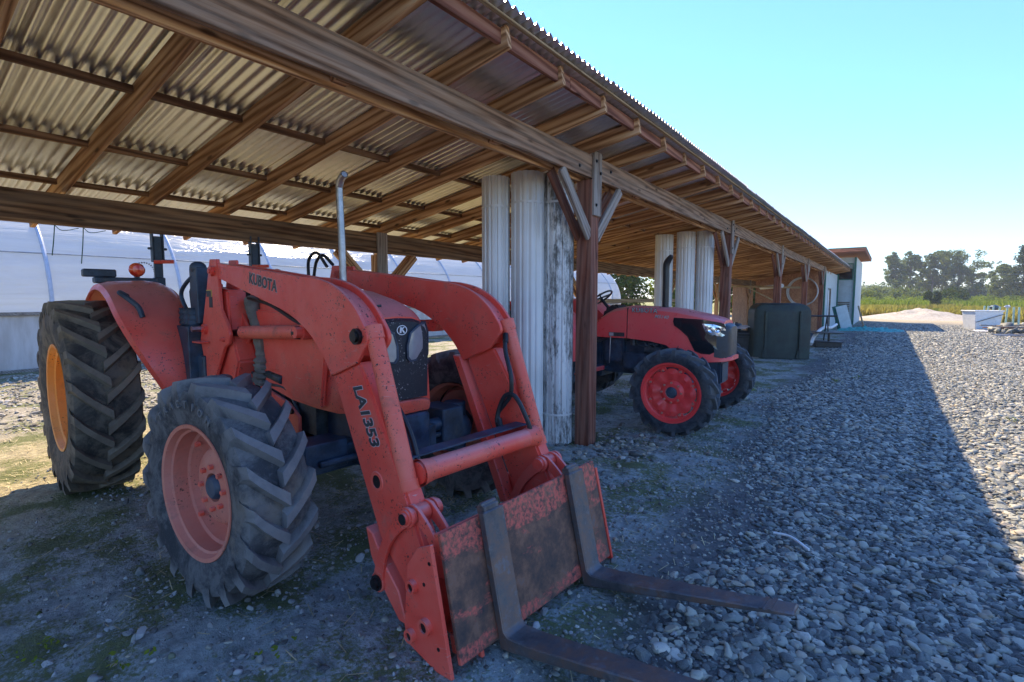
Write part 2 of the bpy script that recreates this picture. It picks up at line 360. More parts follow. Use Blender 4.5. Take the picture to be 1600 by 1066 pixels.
# ------------------------------------------------------------------ mesh helper
class MB:
    def __init__(s): s.v = []; s.f = []
    def raw(s, v, f, T=None):
        o = len(s.v)
        for q in v:
            q = Vector(q)
            s.v.append(tuple(T @ q) if T is not None else tuple(q))
        s.f += [tuple(i + o for i in ff) for ff in f]
        return s
    def box(s, x0, x1, y0, y1, z0, z1, T=None):
        return s.raw([(x0, y0, z0), (x1, y0, z0), (x1, y1, z0), (x0, y1, z0), (x0, y0, z1), (x1, y0, z1), (x1, y1, z1), (x0, y1, z1)],
                     [(0, 3, 2, 1), (4, 5, 6, 7), (0, 1, 5, 4), (1, 2, 6, 5), (2, 3, 7, 6), (3, 0, 4, 7)], T)
    def cbox(s, c, d, T=None):
        return s.box(c[0] - d[0] / 2, c[0] + d[0] / 2, c[1] - d[1] / 2, c[1] + d[1] / 2, c[2] - d[2] / 2, c[2] + d[2] / 2, T)
    def prism(s, poly, c0, c1, ax='y', T=None):
        def P(a, b, c): return {'y': (a, c, b), 'x': (c, a, b), 'z': (a, b, c)}[ax]
        n = len(poly)
        v = [P(a, b, c0) for a, b in poly] + [P(a, b, c1) for a, b in poly]
        f = [tuple(range(n)), tuple(range(2 * n - 1, n - 1, -1))] + [(i, i + n, (i + 1) % n + n, (i + 1) % n) for i in range(n)]
        return s.raw(v, f, T)
    def beam(s, p, q, w, h, up=(0, 0, 1)):
        p, q = Vector(p), Vector(q); d = (q - p); L = d.length; d.normalize()
        sd = d.cross(Vector(up)).normalized(); u = sd.cross(d)
        return s.box(0, L, -w / 2, w / 2, -h / 2, h / 2, Matrix.Translation(p) @ Matrix((d, -sd, u)).transposed().to_4x4())
    def tube(s, pts, r, seg=10, cap=True):
        pts = [Vector(p) for p in pts]; n = len(pts)
        rs = r if isinstance(r, (list, tuple)) else [r] * n
        d0 = (pts[1] - pts[0]).normalized()
        a = d0.orthogonal().normalized(); o = len(s.v)
        for i, p in enumerate(pts):
            d = (pts[min(i + 1, n - 1)] - pts[max(i - 1, 0)]).normalized()
            a = (a - d * a.dot(d)).normalized(); b = d.cross(a)
            for k in range(seg):
                t = 2 * PI * k / seg
                s.v.append(tuple(p + (a * math.cos(t) + b * math.sin(t)) * rs[i]))
        for i in range(n - 1):
            for k in range(seg):
                s.f.append((o + i * seg + k, o + i * seg + (k + 1) % seg, o + (i + 1) * seg + (k + 1) % seg, o + (i + 1) * seg + k))
        if cap:
            s.f.append(tuple(o + k for k in range(seg))[::-1]); s.f.append(tuple(o + (n - 1) * seg + k for k in range(seg)))
        return s
    def cyl(s, p, q, r, seg=14): return s.tube([p, q], r, seg)
    def lathe(s, prof, seg=32, ax='y', T=None, close=False):
        """prof: (radius, position along axis)"""
        v, f = [], []; n = len(prof)
        for k in range(seg):
            t = 2 * PI * k / seg; c, q = math.cos(t), math.sin(t)
            for r, a in prof:
                v.append({'y': (r * q, a, r * c), 'z': (r * c, r * q, a), 'x': (a, r * c, r * q)}[ax])
        for k in range(seg):
            k2 = (k + 1) % seg
            for i in range(n - 1 if not close else n):
                j = (i + 1) % n
                f.append((k * n + i, k2 * n + i, k2 * n + j, k * n + j))
        return s.raw(v, f, T)
    def ball(s, c, r, seg=12, rings=8):
        prof = [(max(1e-4, math.sin(PI * i / rings)) * 1.0, -math.cos(PI * i / rings)) for i in range(rings + 1)]
        rr = r if isinstance(r, (tuple, list)) else (r, r, r)
        return s.lathe(prof, seg, 'z', Matrix.Translation(c) @ Matrix.Diagonal((*rr, 1)))
    def mesh(s, name, mat, bevel=0., angle=35, seg=1, jitter=0.):
        me = bpy.data.meshes.new(name)
        me.from_pydata(s.v, [], s.f)
        bm = bmesh.new(); bm.from_mesh(me)
        bmesh.ops.remove_doubles(bm, verts=bm.verts, dist=1e-5)
        bmesh.ops.recalc_face_normals(bm, faces=bm.faces)
        if bevel:
            ed = [e for e in bm.edges if len(e.link_faces) == 2 and e.calc_face_angle(0) > R(30)]
            bmesh.ops.bevel(bm, geom=ed, offset=bevel, segments=seg, affect='EDGES', clamp_overlap=True)
        if jitter:
            for q in bm.verts: q.co += Vector((random.uniform(-1, 1), random.uniform(-1, 1), random.uniform(-1, 1))) * jitter
        bm.to_mesh(me); bm.free()
        me.polygons.foreach_set('use_smooth', [True] * len(me.polygons))
        me.set_sharp_from_angle(angle=R(angle))
        for q in (mat if isinstance(mat, list) else [mat]): me.materials.append(q)
        return me
    def build(s, name, mat, parent=None, **kw):
        return link(name, s.mesh(name, mat, **kw), parent)

def link(name, data, parent=None, loc=None, rot=None):
    o = bpy.data.objects.new(name, data)
    COL.objects.link(o)
    if parent is not None: o.parent = parent
    if loc is not None: o.location = loc
    if rot is not None: o.rotation_euler = rot
    return o
def tag(o, label, cat, group=None):
    o['label'] = label; o['category'] = cat
    if group: o['group'] = group
    return o
def thing(name, label, cat, loc=(0, 0, 0), rz=0, group=None):
    return tag(link(name, None, None, loc, (0, 0, rz)), label, cat, group)
def kind(o, k): o['kind'] = k; return o
def copy_tree(o, parent=None):
    c = o.copy(); COL.objects.link(c)
    if parent is not None: c.parent = parent
    for ch in list(o.children): copy_tree(ch, c)
    return c
def spline(pts, n=24):
    """Catmull-Rom through the points"""
    P = [Vector(p) for p in pts]; P = [P[0] * 2 - P[1]] + P + [P[-1] * 2 - P[-2]]
    out = []; m = len(P) - 3
    for i in range(n + 1):
        t = i / n * m; k = min(int(t), m - 1); u = t - k
        a, b, c, d = P[k:k + 4]
        out.append(.5 * ((2 * b) + (c - a) * u + (2 * a - 5 * b + 4 * c - d) * u * u + (3 * b - a - 3 * c + d) * u ** 3))
    return out
def text_mesh(name, s, size, mat, parent, M4, offset=0., extrude=.0015, shear=0., space=1.):
    cu = bpy.data.curves.new(name, 'FONT')
    cu.body = s; cu.size = size; cu.offset = offset; cu.extrude = extrude; cu.shear = shear; cu.space_character = space
    cu.align_x = 'CENTER'; cu.align_y = 'CENTER'; cu.resolution_u = 3
    t = bpy.data.objects.new(name, cu); COL.objects.link(t)
    dg = C.evaluated_depsgraph_get()
    me = bpy.data.meshes.new_from_object(t.evaluated_get(dg))
    bpy.data.objects.remove(t); bpy.data.curves.remove(cu)
    me.name = name; me.materials.clear(); me.materials.append(mat)
    o = link(name, me, parent); o.matrix_local = M4
    return o
def frame(p, x, y):
    """matrix with local x along x, local y along y"""
    x = Vector(x).normalized(); y = Vector(y); y = (y - x * y.dot(x)).normalized(); z = x.cross(y)
    return Matrix.Translation(p) @ Matrix((x, y, z)).transposed().to_4x4()

# value noise for the terrain and for crumpled things
_H = RNG.random((256, 256))
def vnoise(x, y, sc):
    x = np.asarray(x, float) * sc + 1000.3; y = np.asarray(y, float) * sc + 777.7
    i, j = np.floor(x).astype(int), np.floor(y).astype(int); u, v = x - i, y - j
    u = u * u * (3 - 2 * u); v = v * v * (3 - 2 * v); q = lambda a, b: _H[a % 256, b % 256]
    return (q(i, j) * (1 - u) + q(i + 1, j) * u) * (1 - v) + (q(i, j + 1) * (1 - u) + q(i + 1, j + 1) * u) * v - .5
def road_edge(x, y):
    return -1.05 - .55 * np.clip((np.asarray(y) - 1) / 13, 0, 1) + 1.1 * vnoise(x, y, .55)
def ground_z(x, y):
    x = np.asarray(x, float); y = np.asarray(y, float)
    near = np.clip(1 - (np.hypot(x, y) - 14) / 20, .15, 1)
    d = np.clip((road_edge(x, y) - x) / .8, 0, 1)                    # 1 on the bare dirt
    z = vnoise(x, y, .9) * .030 + vnoise(x, y, 2.7) * .018 * (.5 + d) + vnoise(x, y, 6) * .026 * d + vnoise(x + 9, y, 12) * .018 * d
    return z * near - .012

# ------------------------------------------------------------------ the ground
def cat_(*a): return np.unique(np.round(np.concatenate(a), 4))
xs = cat_(np.linspace(-3000, -60, 14), np.arange(-60, -20, 4.), np.arange(-20, -9, .5), np.arange(-9, -6, .15), np.arange(-6, 4, .07), np.arange(4, 9, .2), np.arange(9, 60, 3.), np.linspace(60, 3000, 14))
ys = cat_(np.linspace(-3000, -30, 10), np.arange(-30, -2, 2.), np.arange(-2, .4, .3), np.arange(.4, 11, .07), np.arange(11, 30, .25), np.arange(30, 90, 2.), np.arange(90, 300, 15.), np.linspace(300, 4500, 14))
gx, gy = np.meshgrid(xs, ys)
gz = ground_z(gx, gy)
vv = np.stack([gx.ravel(), gy.ravel(), gz.ravel()], 1)
nx, ny = len(xs), len(ys)
idx = (np.arange(ny - 1)[:, None] * nx + np.arange(nx - 1)[None, :]).ravel()
ff = np.stack([idx, idx + 1, idx + nx + 1, idx + nx], 1)
def np_mesh(name, v, f, mat, smooth=True):
    me = bpy.data.meshes.new(name)
    k = f.shape[1]
    me.vertices.add(len(v)); me.vertices.foreach_set('co', np.ascontiguousarray(v, dtype=np.float32).ravel())
    me.loops.add(f.size); me.loops.foreach_set('vertex_index', np.ascontiguousarray(f, dtype=np.int32).ravel())
    me.polygons.add(len(f)); me.polygons.foreach_set('loop_start', np.arange(0, f.size, k, dtype=np.int32))
    me.polygons.foreach_set('use_smooth', np.full(len(f), smooth))
    me.update(calc_edges=True); me.validate()
    me.materials.append(mat)
    return me
kind(link('ground', np_mesh('ground', vv, ff, M['ground'])), 'structure')

# low gravel mound at the end of the yard
mx, my = np.meshgrid(np.linspace(-1, 1, 41), np.linspace(-1, 1, 31))
rr = np.hypot(mx, my)
mz = np.clip(1 - rr, 0, 1) ** 1.3 * .85 + np.clip(1 - rr * 1.2, 0, 1) * vnoise(mx * 5, my * 5, 1.3) * .5 - .06 * (rr > .97)
px_, py_ = 1.9 + mx * 4.6, 53 + my * 6
mv = np.stack([px_.ravel(), py_.ravel(), (mz - .05).ravel()], 1)
ii = (np.arange(30)[:, None] * 41 + np.arange(40)[None, :]).ravel()
kind(link('gravel_mound', np_mesh('gravel_mound', mv, np.stack([ii, ii + 1, ii + 42, ii + 41], 1), M['heap'])), 'structure')

# ------------------------------------------------------------------ gravel: thousands of loose stones, one object
def gravel_tree(mat):
    ng = bpy.data.node_groups.new('gravel', 'GeometryNodeTree')
    ng.interface.new_socket('Geometry', in_out='INPUT', socket_type='NodeSocketGeometry')
    ng.interface.new_socket('Geometry', in_out='OUTPUT', socket_type='NodeSocketGeometry')
    N, L = ng.nodes, ng.links
    gi, go = N.new('NodeGroupInput'), N.new('NodeGroupOutput')
    join = N.new('GeometryNodeGeometryToInstance')
    for k in range(6):
        ic = N.new('GeometryNodeMeshIcoSphere'); ic.inputs['Radius'].default_value = 1; ic.inputs['Subdivisions'].default_value = 2
        nt_ = N.new('ShaderNodeTexNoise'); nt_.noise_dimensions = '4D'
        nt_.inputs['W'].default_value = k * 7.3; nt_.inputs['Scale'].default_value = .75; nt_.inputs['Detail'].default_value = 1.5
        sub = N.new('ShaderNodeVectorMath'); sub.operation = 'SUBTRACT'; sub.inputs[1].default_value = (.5, .5, .5)
        scl = N.new('ShaderNodeVectorMath'); scl.operation = 'SCALE'; scl.inputs['Scale'].default_value = 2.2
        sp = N.new('GeometryNodeSetPosition')
        L.new(nt_.outputs['Color'], sub.inputs[0]); L.new(sub.outputs[0], scl.inputs[0])
        L.new(ic.outputs['Mesh'], sp.inputs['Geometry']); L.new(scl.outputs[0], sp.inputs['Offset'])
        ss = N.new('GeometryNodeSetShadeSmooth'); L.new(sp.outputs[0], ss.inputs['Geometry'])
        ss.inputs['Shade Smooth'].default_value = k % 3 != 0
        sm = N.new('GeometryNodeSetMaterial'); sm.inputs['Material'].default_value = mat
        L.new(ss.outputs[0], sm.inputs['Geometry']); L.new(sm.outputs[0], join.inputs[0])
    iop = N.new('GeometryNodeInstanceOnPoints')
    L.new(gi.outputs[0], iop.inputs['Points']); L.new(join.outputs[0], iop.inputs['Instance'])
    iop.inputs['Pick Instance'].default_value = True
    def attr(nm, ty):
        a = N.new('GeometryNodeInputNamedAttribute'); a.data_type = ty; a.inputs['Name'].default_value = nm
        return a.outputs['Attribute']
    L.new(attr('pick', 'INT'), iop.inputs['Instance Index'])
    L.new(attr('rot', 'FLOAT_VECTOR'), iop.inputs['Rotation'])
    L.new(attr('scl', 'FLOAT_VECTOR'), iop.inputs['Scale'])
    L.new(iop.outputs[0], go.inputs[0])
    return ng
GT = gravel_tree(M['stone'])
def scatter(name, P, size, flat=(.28, .55), tilt=.24):
    n = len(P); me = bpy.data.meshes.new(name)
    me.vertices.add(n); me.vertices.foreach_set('co', P.astype(np.float32).ravel())
    s = size[:, None] * np.stack([np.ones(n), RNG.uniform(.6, .95, n), RNG.uniform(*flat, n)], 1)
    r = np.stack([RNG.normal(0, tilt, n), RNG.normal(0, tilt, n), RNG.uniform(0, 6.28, n)], 1)
    for nm, ty, d in (('scl', 'FLOAT_VECTOR', s), ('rot', 'FLOAT_VECTOR', r)):
        a = me.attributes.new(nm, ty, 'POINT'); a.data.foreach_set('vector', d.astype(np.float32).ravel())
    a = me.attributes.new('pick', 'INT', 'POINT'); a.data.foreach_set('value', RNG.integers(0, 6, n).astype(np.int32))
    o = link(name, me); md = o.modifiers.new('scatter', 'NODES'); md.node_group = GT
    return kind(o, 'stuff')
def in_view(x, y, margin=1.2):
    c, s = math.cos(R(36.406)), math.sin(R(36.406))
    r = x * c + y * s; f = -x * s + y * c
    return (f > .6) & (np.abs(r) < f * 1.0 + margin) & (f > 1.2)
def pts(x0, x1, y0, y1, dens):
    n = int((x1 - x0) * (y1 - y0) * dens)
    return RNG.uniform(x0, x1, n), RNG.uniform(y0, y1, n)
PX, PY, SZ = [], [], []
for (y0, y1, dens, sz) in ((.6, 5, 2300, .0165), (5, 10, 1700, .0175), (10, 18, 1400, .0165), (18, 40, 480, .022)):
    x, y = pts(-2.3, 8.5, y0, y1, dens)
    d = x - road_edge(x, y)
    prob = np.clip(.06 + d / .55, .05, 1) * np.clip((8.6 - x) / 3.2, 0, 1)
    k = (RNG.random(len(x)) < prob) & in_view(x, y, 2.2)
    x, y = x[k], y[k]
    s = sz * np.minimum(np.exp(RNG.normal(0, .45, len(x))), 2.6)
    s *= np.where(road_edge(x, y) - x > -.15, .62, 1)
    PX.append(x); PY.append(y); SZ.append(s)
# odd stones on the bare dirt, heaps of loose stone at the foot of the first post, gravel strip behind the shed
x, y = pts(-6, -.8, .6, 9, 30); k = in_view(x, y); PX.append(x[k]); PY.append(y[k]); SZ.append(.009 * np.exp(RNG.normal(0, .5, k.sum())))
x, y = pts(-4.5, .2, .6, 10, 420); d = road_edge(x, y) - x
k = in_view(x, y) & (RNG.random(len(x)) < np.clip(1.05 - d / 1.4, .10, 1)) & (d > -.4); PX.append(x[k]); PY.append(y[k]); SZ.append(.0075 * np.exp(RNG.normal(0, .45, k.sum())))
x = RNG.normal(-2.35, .25, 260); y = RNG.normal(5.0, .35, 260); PX.append(x); PY.append(y); SZ.append(.022 * np.exp(RNG.normal(0, .35, 260)))
PX, PY, SZ = map(np.concatenate, (PX, PY, SZ))
print('stones', len(PX))
scatter('gravel', np.stack([PX, PY, ground_z(PX, PY) + SZ * .12], 1), SZ)

g = G('soil_crumb'); r = g.rnd()
M['clod'] = g.done(g.bsdf(g.ramp(r, [(0, (.12, .115, .10)), (.5, (.27, .265, .25)), (.9, (.42, .41, .39)), (1, (.08, .10, .03))]), .95, spec=.15))
GT_STONE = GT; GT = gravel_tree(M['clod'])
x, y = pts(-6.2, -.4, .5, 10, 620)
k = in_view(x, y) & (RNG.random(len(x)) < np.clip(.25 + 2.2 * vnoise(x, y, 1.6) + 1.2 * vnoise(x, y, 5), .03, 1)); x, y = x[k], y[k]
q = .0058 * np.exp(RNG.normal(0, .55, len(x)))
scatter('soil_crumbs', np.stack([x, y, ground_z(x, y) + q * .2], 1), q, (.5, .9), .5)
GT = GT_STONE
g = G('pale_stone'); r = g.rnd()
M['pale_stone'] = g.done(g.bsdf(g.ramp(r, [(0, (.16, .135, .10)), (.5, (.34, .30, .23)), (1, (.52, .47, .39))]), .8, spec=.2))
GT = gravel_tree(M['pale_stone'])
x, y = pts(-14.5, -8.3, .3, 9, 240); q = .017 * np.exp(RNG.normal(0, .45, len(x)))
scatter('pale_gravel', np.stack([x, y, ground_z(x, y) + q * .1], 1), q)
GT = GT_STONE
# bits of straw and chaff
x = np.concatenate([RNG.normal(-2.9, .5, 900), RNG.uniform(-6.5, -.8, 1300), RNG.uniform(-8.5, -5.5, 1500)]); y = np.concatenate([RNG.normal(3.3, .35, 900), RNG.uniform(.6, 8, 1300), RNG.uniform(.6, 3.5, 1500)])
a = RNG.uniform(0, 6.28, len(x)); L = RNG.uniform(.015, .06, len(x)); d = np.stack([np.cos(a), np.sin(a), RNG.normal(0, .15, len(x))], 1) * L[:, None]; w = np.stack([-np.sin(a), np.cos(a), 0 * a], 1) * .0022
P = np.stack([x, y, ground_z(x, y) + .008], 1)
V = np.stack([P - d - w, P - d + w, P + d + w, P + d - w], 1).reshape(-1, 3)
M['straw'] = mat_plain('straw', (.52, .42, .22), .8, var=.4, scale=4)
kind(link('straw', np_mesh('straw', V, np.arange(len(V)).reshape(-1, 4), M['straw'], False)), 'stuff')

# ------------------------------------------------------------------ the open shed
SLP = .18; SA = math.atan(SLP); XF = -2.585
def zr(x): return 3.09 + SLP * (x - XF)          # underside of the rafters
shed = thing('open_shed', 'long open timber shed with corrugated metal lean-to roof sheltering both tractors', 'shed')
XE, XB = -2.03, -6.95
SL = (XE - XB) / math.cos(SA)
Y_END = 36.9

me = MB().box(-SL, 0, -.021, .021, 0, .145).mesh('rafter', M['rafter'], bevel=.003)
Y = 2.09 - .715 * 5
k = 0
while Y < Y_END:
    link('rafter', me, shed, (XE + random.uniform(-.015, .012), Y, zr(XE)), (random.uniform(-.01, .01), -SA, random.uniform(-.003, .003)))
    Y += .725 if Y > 4.5 else .703
# corrugated sheets
PITCH, NW = .0805, 10
SWID = PITCH * NW
def sheet_mesh():
    m = MB(); S = 8; nx_ = 5; x0, x1 = -SL - .06, .125
    ny_ = (NW + 1) * S + 1
    for i in range(nx_):
        for j in range(ny_):
            t = j / S
            m.v.append((x0 + (x1 - x0) * i / (nx_ - 1), t * PITCH, (.017 * math.cos(2 * PI * t)) + .147 + .017))
    for i in range(nx_ - 1):
        for j in range(ny_ - 1):
            a = i * ny_ + j; m.f.append((a, a + ny_, a + ny_ + 1, a + 1))
    return m.mesh('roof_sheet', M['tin'], angle=80)
me = sheet_mesh()
Y = -2.4; k = 0
while Y < Y_END + .3:
    link('roof_sheet', me, shed, (XE + random.uniform(-.012, .012), Y, zr(XE) + (.003 if k % 2 else 0)), (0, -SA, 0))
    Y += SWID; k += 1
# purlins let into the rafter tops, eave blocking, nailer strip at the rafter ends, sunlight put into its pale colour
def along(name, mat, x, z, w, h, y0=-2.2, y1=Y_END, L=5.8, roll=0., jit=.004, parent=shed):
    me_ = MB().box(0, L - .004, -w / 2, w / 2, 0, h).mesh(name, mat, bevel=.003)
    y = y0
    while y < y1 - .3:
        o = link(name, me_, parent, (x + random.uniform(-jit, jit), y, z), None)
        o.rotation_euler = Euler((roll, 0, PI / 2), 'XYZ')
        if y + L > y1: o.scale.x = (y1 - y) / L
        y += L
for x in (-3.08, -4.03, -5.0, -5.9, -6.8):
    along('purlin', M['purlin'], x, zr(x) + .145 - .052, .05, .048)
along('eave_board', M['fascia'], -2.105, zr(-2.105) + .045, .035, .098, jit=0)
along('nailer_strip', M['pale_wood'], -2.012, zr(-2.03) + .1385, .034, .016, jit=0)
# front beam: two planks per bay, spacer blocks between them, splice boards over the posts
POSTS = [5.0 + 5.8 * k for k in range(-1, 5)]
for k, py in enumerate([-6.6] + POSTS):
    for nm, x, z0 in (('beam', -2.607, 2.858), ('beam', -2.742, 2.838)):
        L = 5.8 - .006
        if py + L > 29.3: L = 29.3 - py
        m = MB().box(0, L, -.022, .022, 0, .232).mesh(nm, M['beam'] if x > -2.7 else M['rafter'], bevel=.004)
        link(nm, m, shed, (x, py, z0 + random.uniform(-.004, .004)), (0, 0, PI / 2))
blk = MB().box(-.05, .05, -.044, .044, 0, .15).mesh('spacer_block', M['rafter'], bevel=.004)
for py in POSTS:
    for d in (1.3, 2.7, 4.2): link('spacer_block', blk, shed, (-2.6745, py + d + random.uniform(-.15, .15), 2.868), (0, 0, PI / 2))
pm = MB().box(0, 2.875, -.0825, .0825, -.09, .09).mesh('post', M['post'], bevel=.006)
cm = MB().box(-.33, .33, -.085, .085, -.016, .016).mesh('splice_board', M['brace'], bevel=.004)
for py in POSTS:
    link('post', pm, shed, (-2.6675, py - .01, -.03), (0, -PI / 2, 0))
    link('splice_board', cm, shed, (-2.568, py, 2.80), (PI / 2, -PI / 2, 0)).rotation_euler = Matrix(((0, 0, 1), (0, -1, 0), (1, 0, 0))).transposed().to_euler()
    for x in (-2.606, -2.732):
        for sgn in (-1, 1):
            p, q = Vector((x, py - .01 + sgn * .10, 2.27)), Vector((x, py - .01 + sgn * .66, 2.845))
            d = (q - p).normalized(); L = (q - p).length
            b = MB().box(-.03, L, -.058, .058, -.019, .019).mesh('knee_brace', M['brace'] if x > -2.7 else M['post'], bevel=.004)
            o = link('knee_brace', b, shed); o.matrix_local = frame(p, d, Vector((1, 0, 0)).cross(d))
bo = MB().lathe([(.001, .014), (.012, .014), (.014, .010), (.014, 0), (.022, 0), (.022, -.003)], 8, 'x').mesh('bolt', M['bolt'])
for py in POSTS:
    for dy, z in ((-.045, 3.03), (.05, 2.92), (-.04, 2.58), (-.35, 2.93), (.36, 3.0)):
        link('bolt', bo, shed, (-2.552 if abs(dy) < .1 else -2.585, py + dy, z))
# back row
BP = [4.7 + 5.8 * k for k in range(-1, 5)]
for py in [-6.9] + BP:
    L = 5.794 if py + 5.8 < 29.2 else 29.2 - py
    link('beam', MB().box(0, L, -.045, .045, 0, .262).mesh('beam', M['backbeam'], bevel=.005), shed, (-5.76, py, 2.222), (0, 0, PI / 2))
pm2 = MB().box(0, 2.22, -.07, .07, -.07, .07).mesh('post', M['rafter'], bevel=.006)
for py in BP:
    link('post', pm2, shed, (-5.79, py, -.02), (0, -PI / 2, 0))
    link('splice_board', cm, shed, (-5.698, py, 2.17)).rotation_euler = Matrix(((0, 0, 1), (0, -1, 0), (1, 0, 0))).transposed().to_euler()
    for x in (-5.735, -5.845):
        for sgn in (-1, 1):
            p, q = Vector((x, py + sgn * .09, 1.68)), Vector((x, py + sgn * .64, 2.215))
            d = (q - p).normalized()
            o = link('knee_brace', MB().box(-.03, (q - p).length, -.055, .055, -.018, .018).mesh('knee_brace', M['rafter'], bevel=.004), shed)
            o.matrix_local = frame(p, d, Vector((1, 0, 0)).cross(d))
link('rail', MB().box(0, 9.5, -.02, .02, -.05, .05).mesh('rail', M['pale_wood'], bevel=.003), shed, (-5.70, 10.6, 1.53), (0, 0, PI / 2))
# OSB lining: end wall across the shed, and the back wall next to it
for (x0, x1) in ((-5.72, -4.52), (-4.515, -3.31), (-3.305, -2.77)):
    m = MB().prism([(x0, 0), (x1, 0), (x1, zr(x1) - .02), (x0, zr(x0) - .02)], 0, .018)
    link('wall_board', m.mesh('wall_board', M['osb']), shed, (0, 29.25, 0))
for y0 in (24.9, 26.12, 27.34, 28.03):
    link('wall_board', MB().box(0, .018, 0, 1.215, 0, 2.45).mesh('wall_board', M['osb']), shed, (-5.83 - (.02 if y0 > 28 else 0), y0, 0))
# painted store room at the far end, with a door
wx = -2.66
def wallpiece(y0, y1, z0, z1): link('wall_board', MB().box(-.03, .0, y0, y1, z0, z1).mesh('wall_board', M['wallwhite'], bevel=.004), shed, (wx, 0, 0))
wallpiece(29.42, 31.35, 0, 2.98); wallpiece(31.355, 33.05, 2.12, 2.98); wallpiece(33.055, 34.9, 0, 2.98); wallpiece(34.905, Y_END - .1, 0, 2.98)
link('corner_trim', MB().box(-.06, .05, -.09, .09, 0, 3.02).mesh('corner_trim', M['green_trim'], bevel=.005), shed, (wx + .02, 29.32, 0))
link('corner_trim', MB().box(-.06, .05, -.07, .07, 0, 3.02).mesh('corner_trim', M['green_trim'], bevel=.005), shed, (wx + .02, Y_END - .05, 0))
door = link('door', MB().box(-.04, 0, 0, 1.4, .03, 2.05).mesh('door', M['doorwhite'], bevel=.004), shed, (wx - .06, 31.42, 0))
link('door_handle', MB().cyl((0, 0, 0), (.06, 0, 0), .02).cyl((.06, -.01, 0), (.06, .12, 0), .012).mesh('door_handle', M['steel']), door, (0, .12, 1.02))
link('door_frame', MB().box(-.05, .015, -.06, 0, 0, 2.12).box(-.05, .015, 1.52, 1.63, 0, 2.12).mesh('door_frame', M['grey_wood'], bevel=.004), shed, (wx, 31.41, 0))
link('wall_board', MB().box(-3.1, 0, -.03, 0, 0, 2.5).mesh('wall_board', M['wallwhite']), shed, (wx - .03, Y_END - .1, 0))

# taller store building behind the shed's far end
st = thing('store_building', 'taller pale store building with flat overhanging roof beyond the far end of the shed', 'building', (-1.75, 37.3, 0))
MB().box(-3.6, -.001, 0, .12, 0, 4.05).build('wall', M['wallwhite'], st)
MB().box(-.12, 0, .121, 7.4, 0, 4.05).build('wall', M['wallwhite'], st)
MB().prism([(-4.4, 4.06), (.45, 4.22), (.45, 4.40), (-4.4, 4.24)], -2.6, 7.9).build('roof', M['fascia'], st, bevel=.01)
MB().box(-4.4, .47, -2.66, -2.605, 4.20, 4.42).box(.452, .50, -2.66, 7.95, 4.20, 4.43).build('fascia', M['fascia'], st, bevel=.008)
w_ = link('window', MB().box(-.42, .42, -.02, .015, 0, .9).mesh('window', M['smoke']), st, (-.62, -.01, 2.75))
MB().box(-.47, -.42, -.04, .02, -.05, .95).box(.42, .47, -.04, .02, -.05, .95).box(-.419, .419, -.04, .02, .9, .95).box(-.419, .419, -.04, .02, -.05, 0).build('window_frame', M['green_trim'], w_)
for x in (-.06, -1.25): link('corner_trim', MB().box(-.05, .05, -.04, .04, 0, 4.05).mesh('corner_trim', M['green_trim']), st, (x, -.05, 0))
ch = MB()
for k in range(9): ch.box(-1.1, -.25, -.09, -.05, .25 + k * .13, .33 + k * .13)
ch.build('slatted_vent', M['grey_wood'], st)
MB().box(-4.4, .52, -2.68, -2.661, 4.385, 4.43).box(.501, .52, -2.66, 7.96, 4.39, 4.44).build('roof_edge', M['green_trim'], st)
MB().box(-3.5, -1.3, -.6, -.2, 3.3, 4.0).build('soffit_box', M['pale_wood'], st, bevel=.01)

# ------------------------------------------------------------------ fluted white columns beside the posts
def column_mesh(r, h, n=15):
    m = MB(); S = 6; seg = n * S
    levels = [0, .06, .065, h * .5, h - .34, h - .335, h - .30, h - .295, h - .02, h]
    for z in levels:
        for k in range(seg):
            t = k / S
            u = t % 1.0
            rad = r * (1 - (.075 if .06 < u < .40 else 0.0) - (.03 if k % (S * 5) in (3,) else 0))
            a = 2 * PI * k / seg
            m.v.append((rad * math.cos(a), rad * math.sin(a), z))
    for i in range(len(levels) - 1):
        for k in range(seg):
            m.f.append((i * seg + k, i * seg + (k + 1) % seg, (i + 1) * seg + (k + 1) % seg, (i + 1) * seg + k))
    top = (len(levels) - 1) * seg
    o = len(m.v)
    for z in (h, h - .5):
        for k in range(seg): a = 2 * PI * k / seg; m.v.append((r * .86 * math.cos(a), r * .86 * math.sin(a), z))
    for k in range(seg):
        k2 = (k + 1) % seg
        m.f.append((top + k, top + k2, o + k2, o + k)); m.f.append((o + k, o + k2, o + seg + k2, o + seg + k))
    m.f.append(tuple(o + seg + k for k in range(seg)))
    return m
def column(x, y, r, h, lab, grime, rz):
    t = thing('fluted_column', lab, 'column', (x, y, -.01), rz, 'white fluted metal columns standing beside the shed posts')
    sh = column_mesh(r, h).build('column_shaft', M['fluted'], t, angle=25); sh.color = (1, 1, 1, grime)
    for z in (h - .315, .33):
        b = link('strap', MB().lathe([(r * .98, -.012), (r * 1.015, -.010), (r * 1.015, .010), (r * .98, .012)], 40, 'z').mesh('strap', M['fluted']), t, (0, 0, z)); b.color = (1, 1, 1, .55)
    return t
column(-3.50, 4.45, .152, 2.90, 'white fluted metal column farthest inside the shed beside the nearest post', .12, .3)
column(-3.20, 4.62, .178, 2.935, 'middle white fluted metal column of the cluster nearest the front tractor', .25, 1.1)
column(-2.965, 4.88, .168, 2.95, 'heavily grime-streaked fluted column standing right against the nearest red post', .95, 2.0)
column(-3.70, 10.15, .175, 2.86, 'cream fluted column behind the black exhaust pipe of the rear tractor', .08, .5)
column(-3.33, 10.35, .180, 2.91, 'middle fluted column of the cluster behind the rear tractor hood', .15, 1.7)
column(-3.00, 10.50, .165, 2.92, 'clean fluted column against the second red post behind the rear tractor', .05, 2.6)

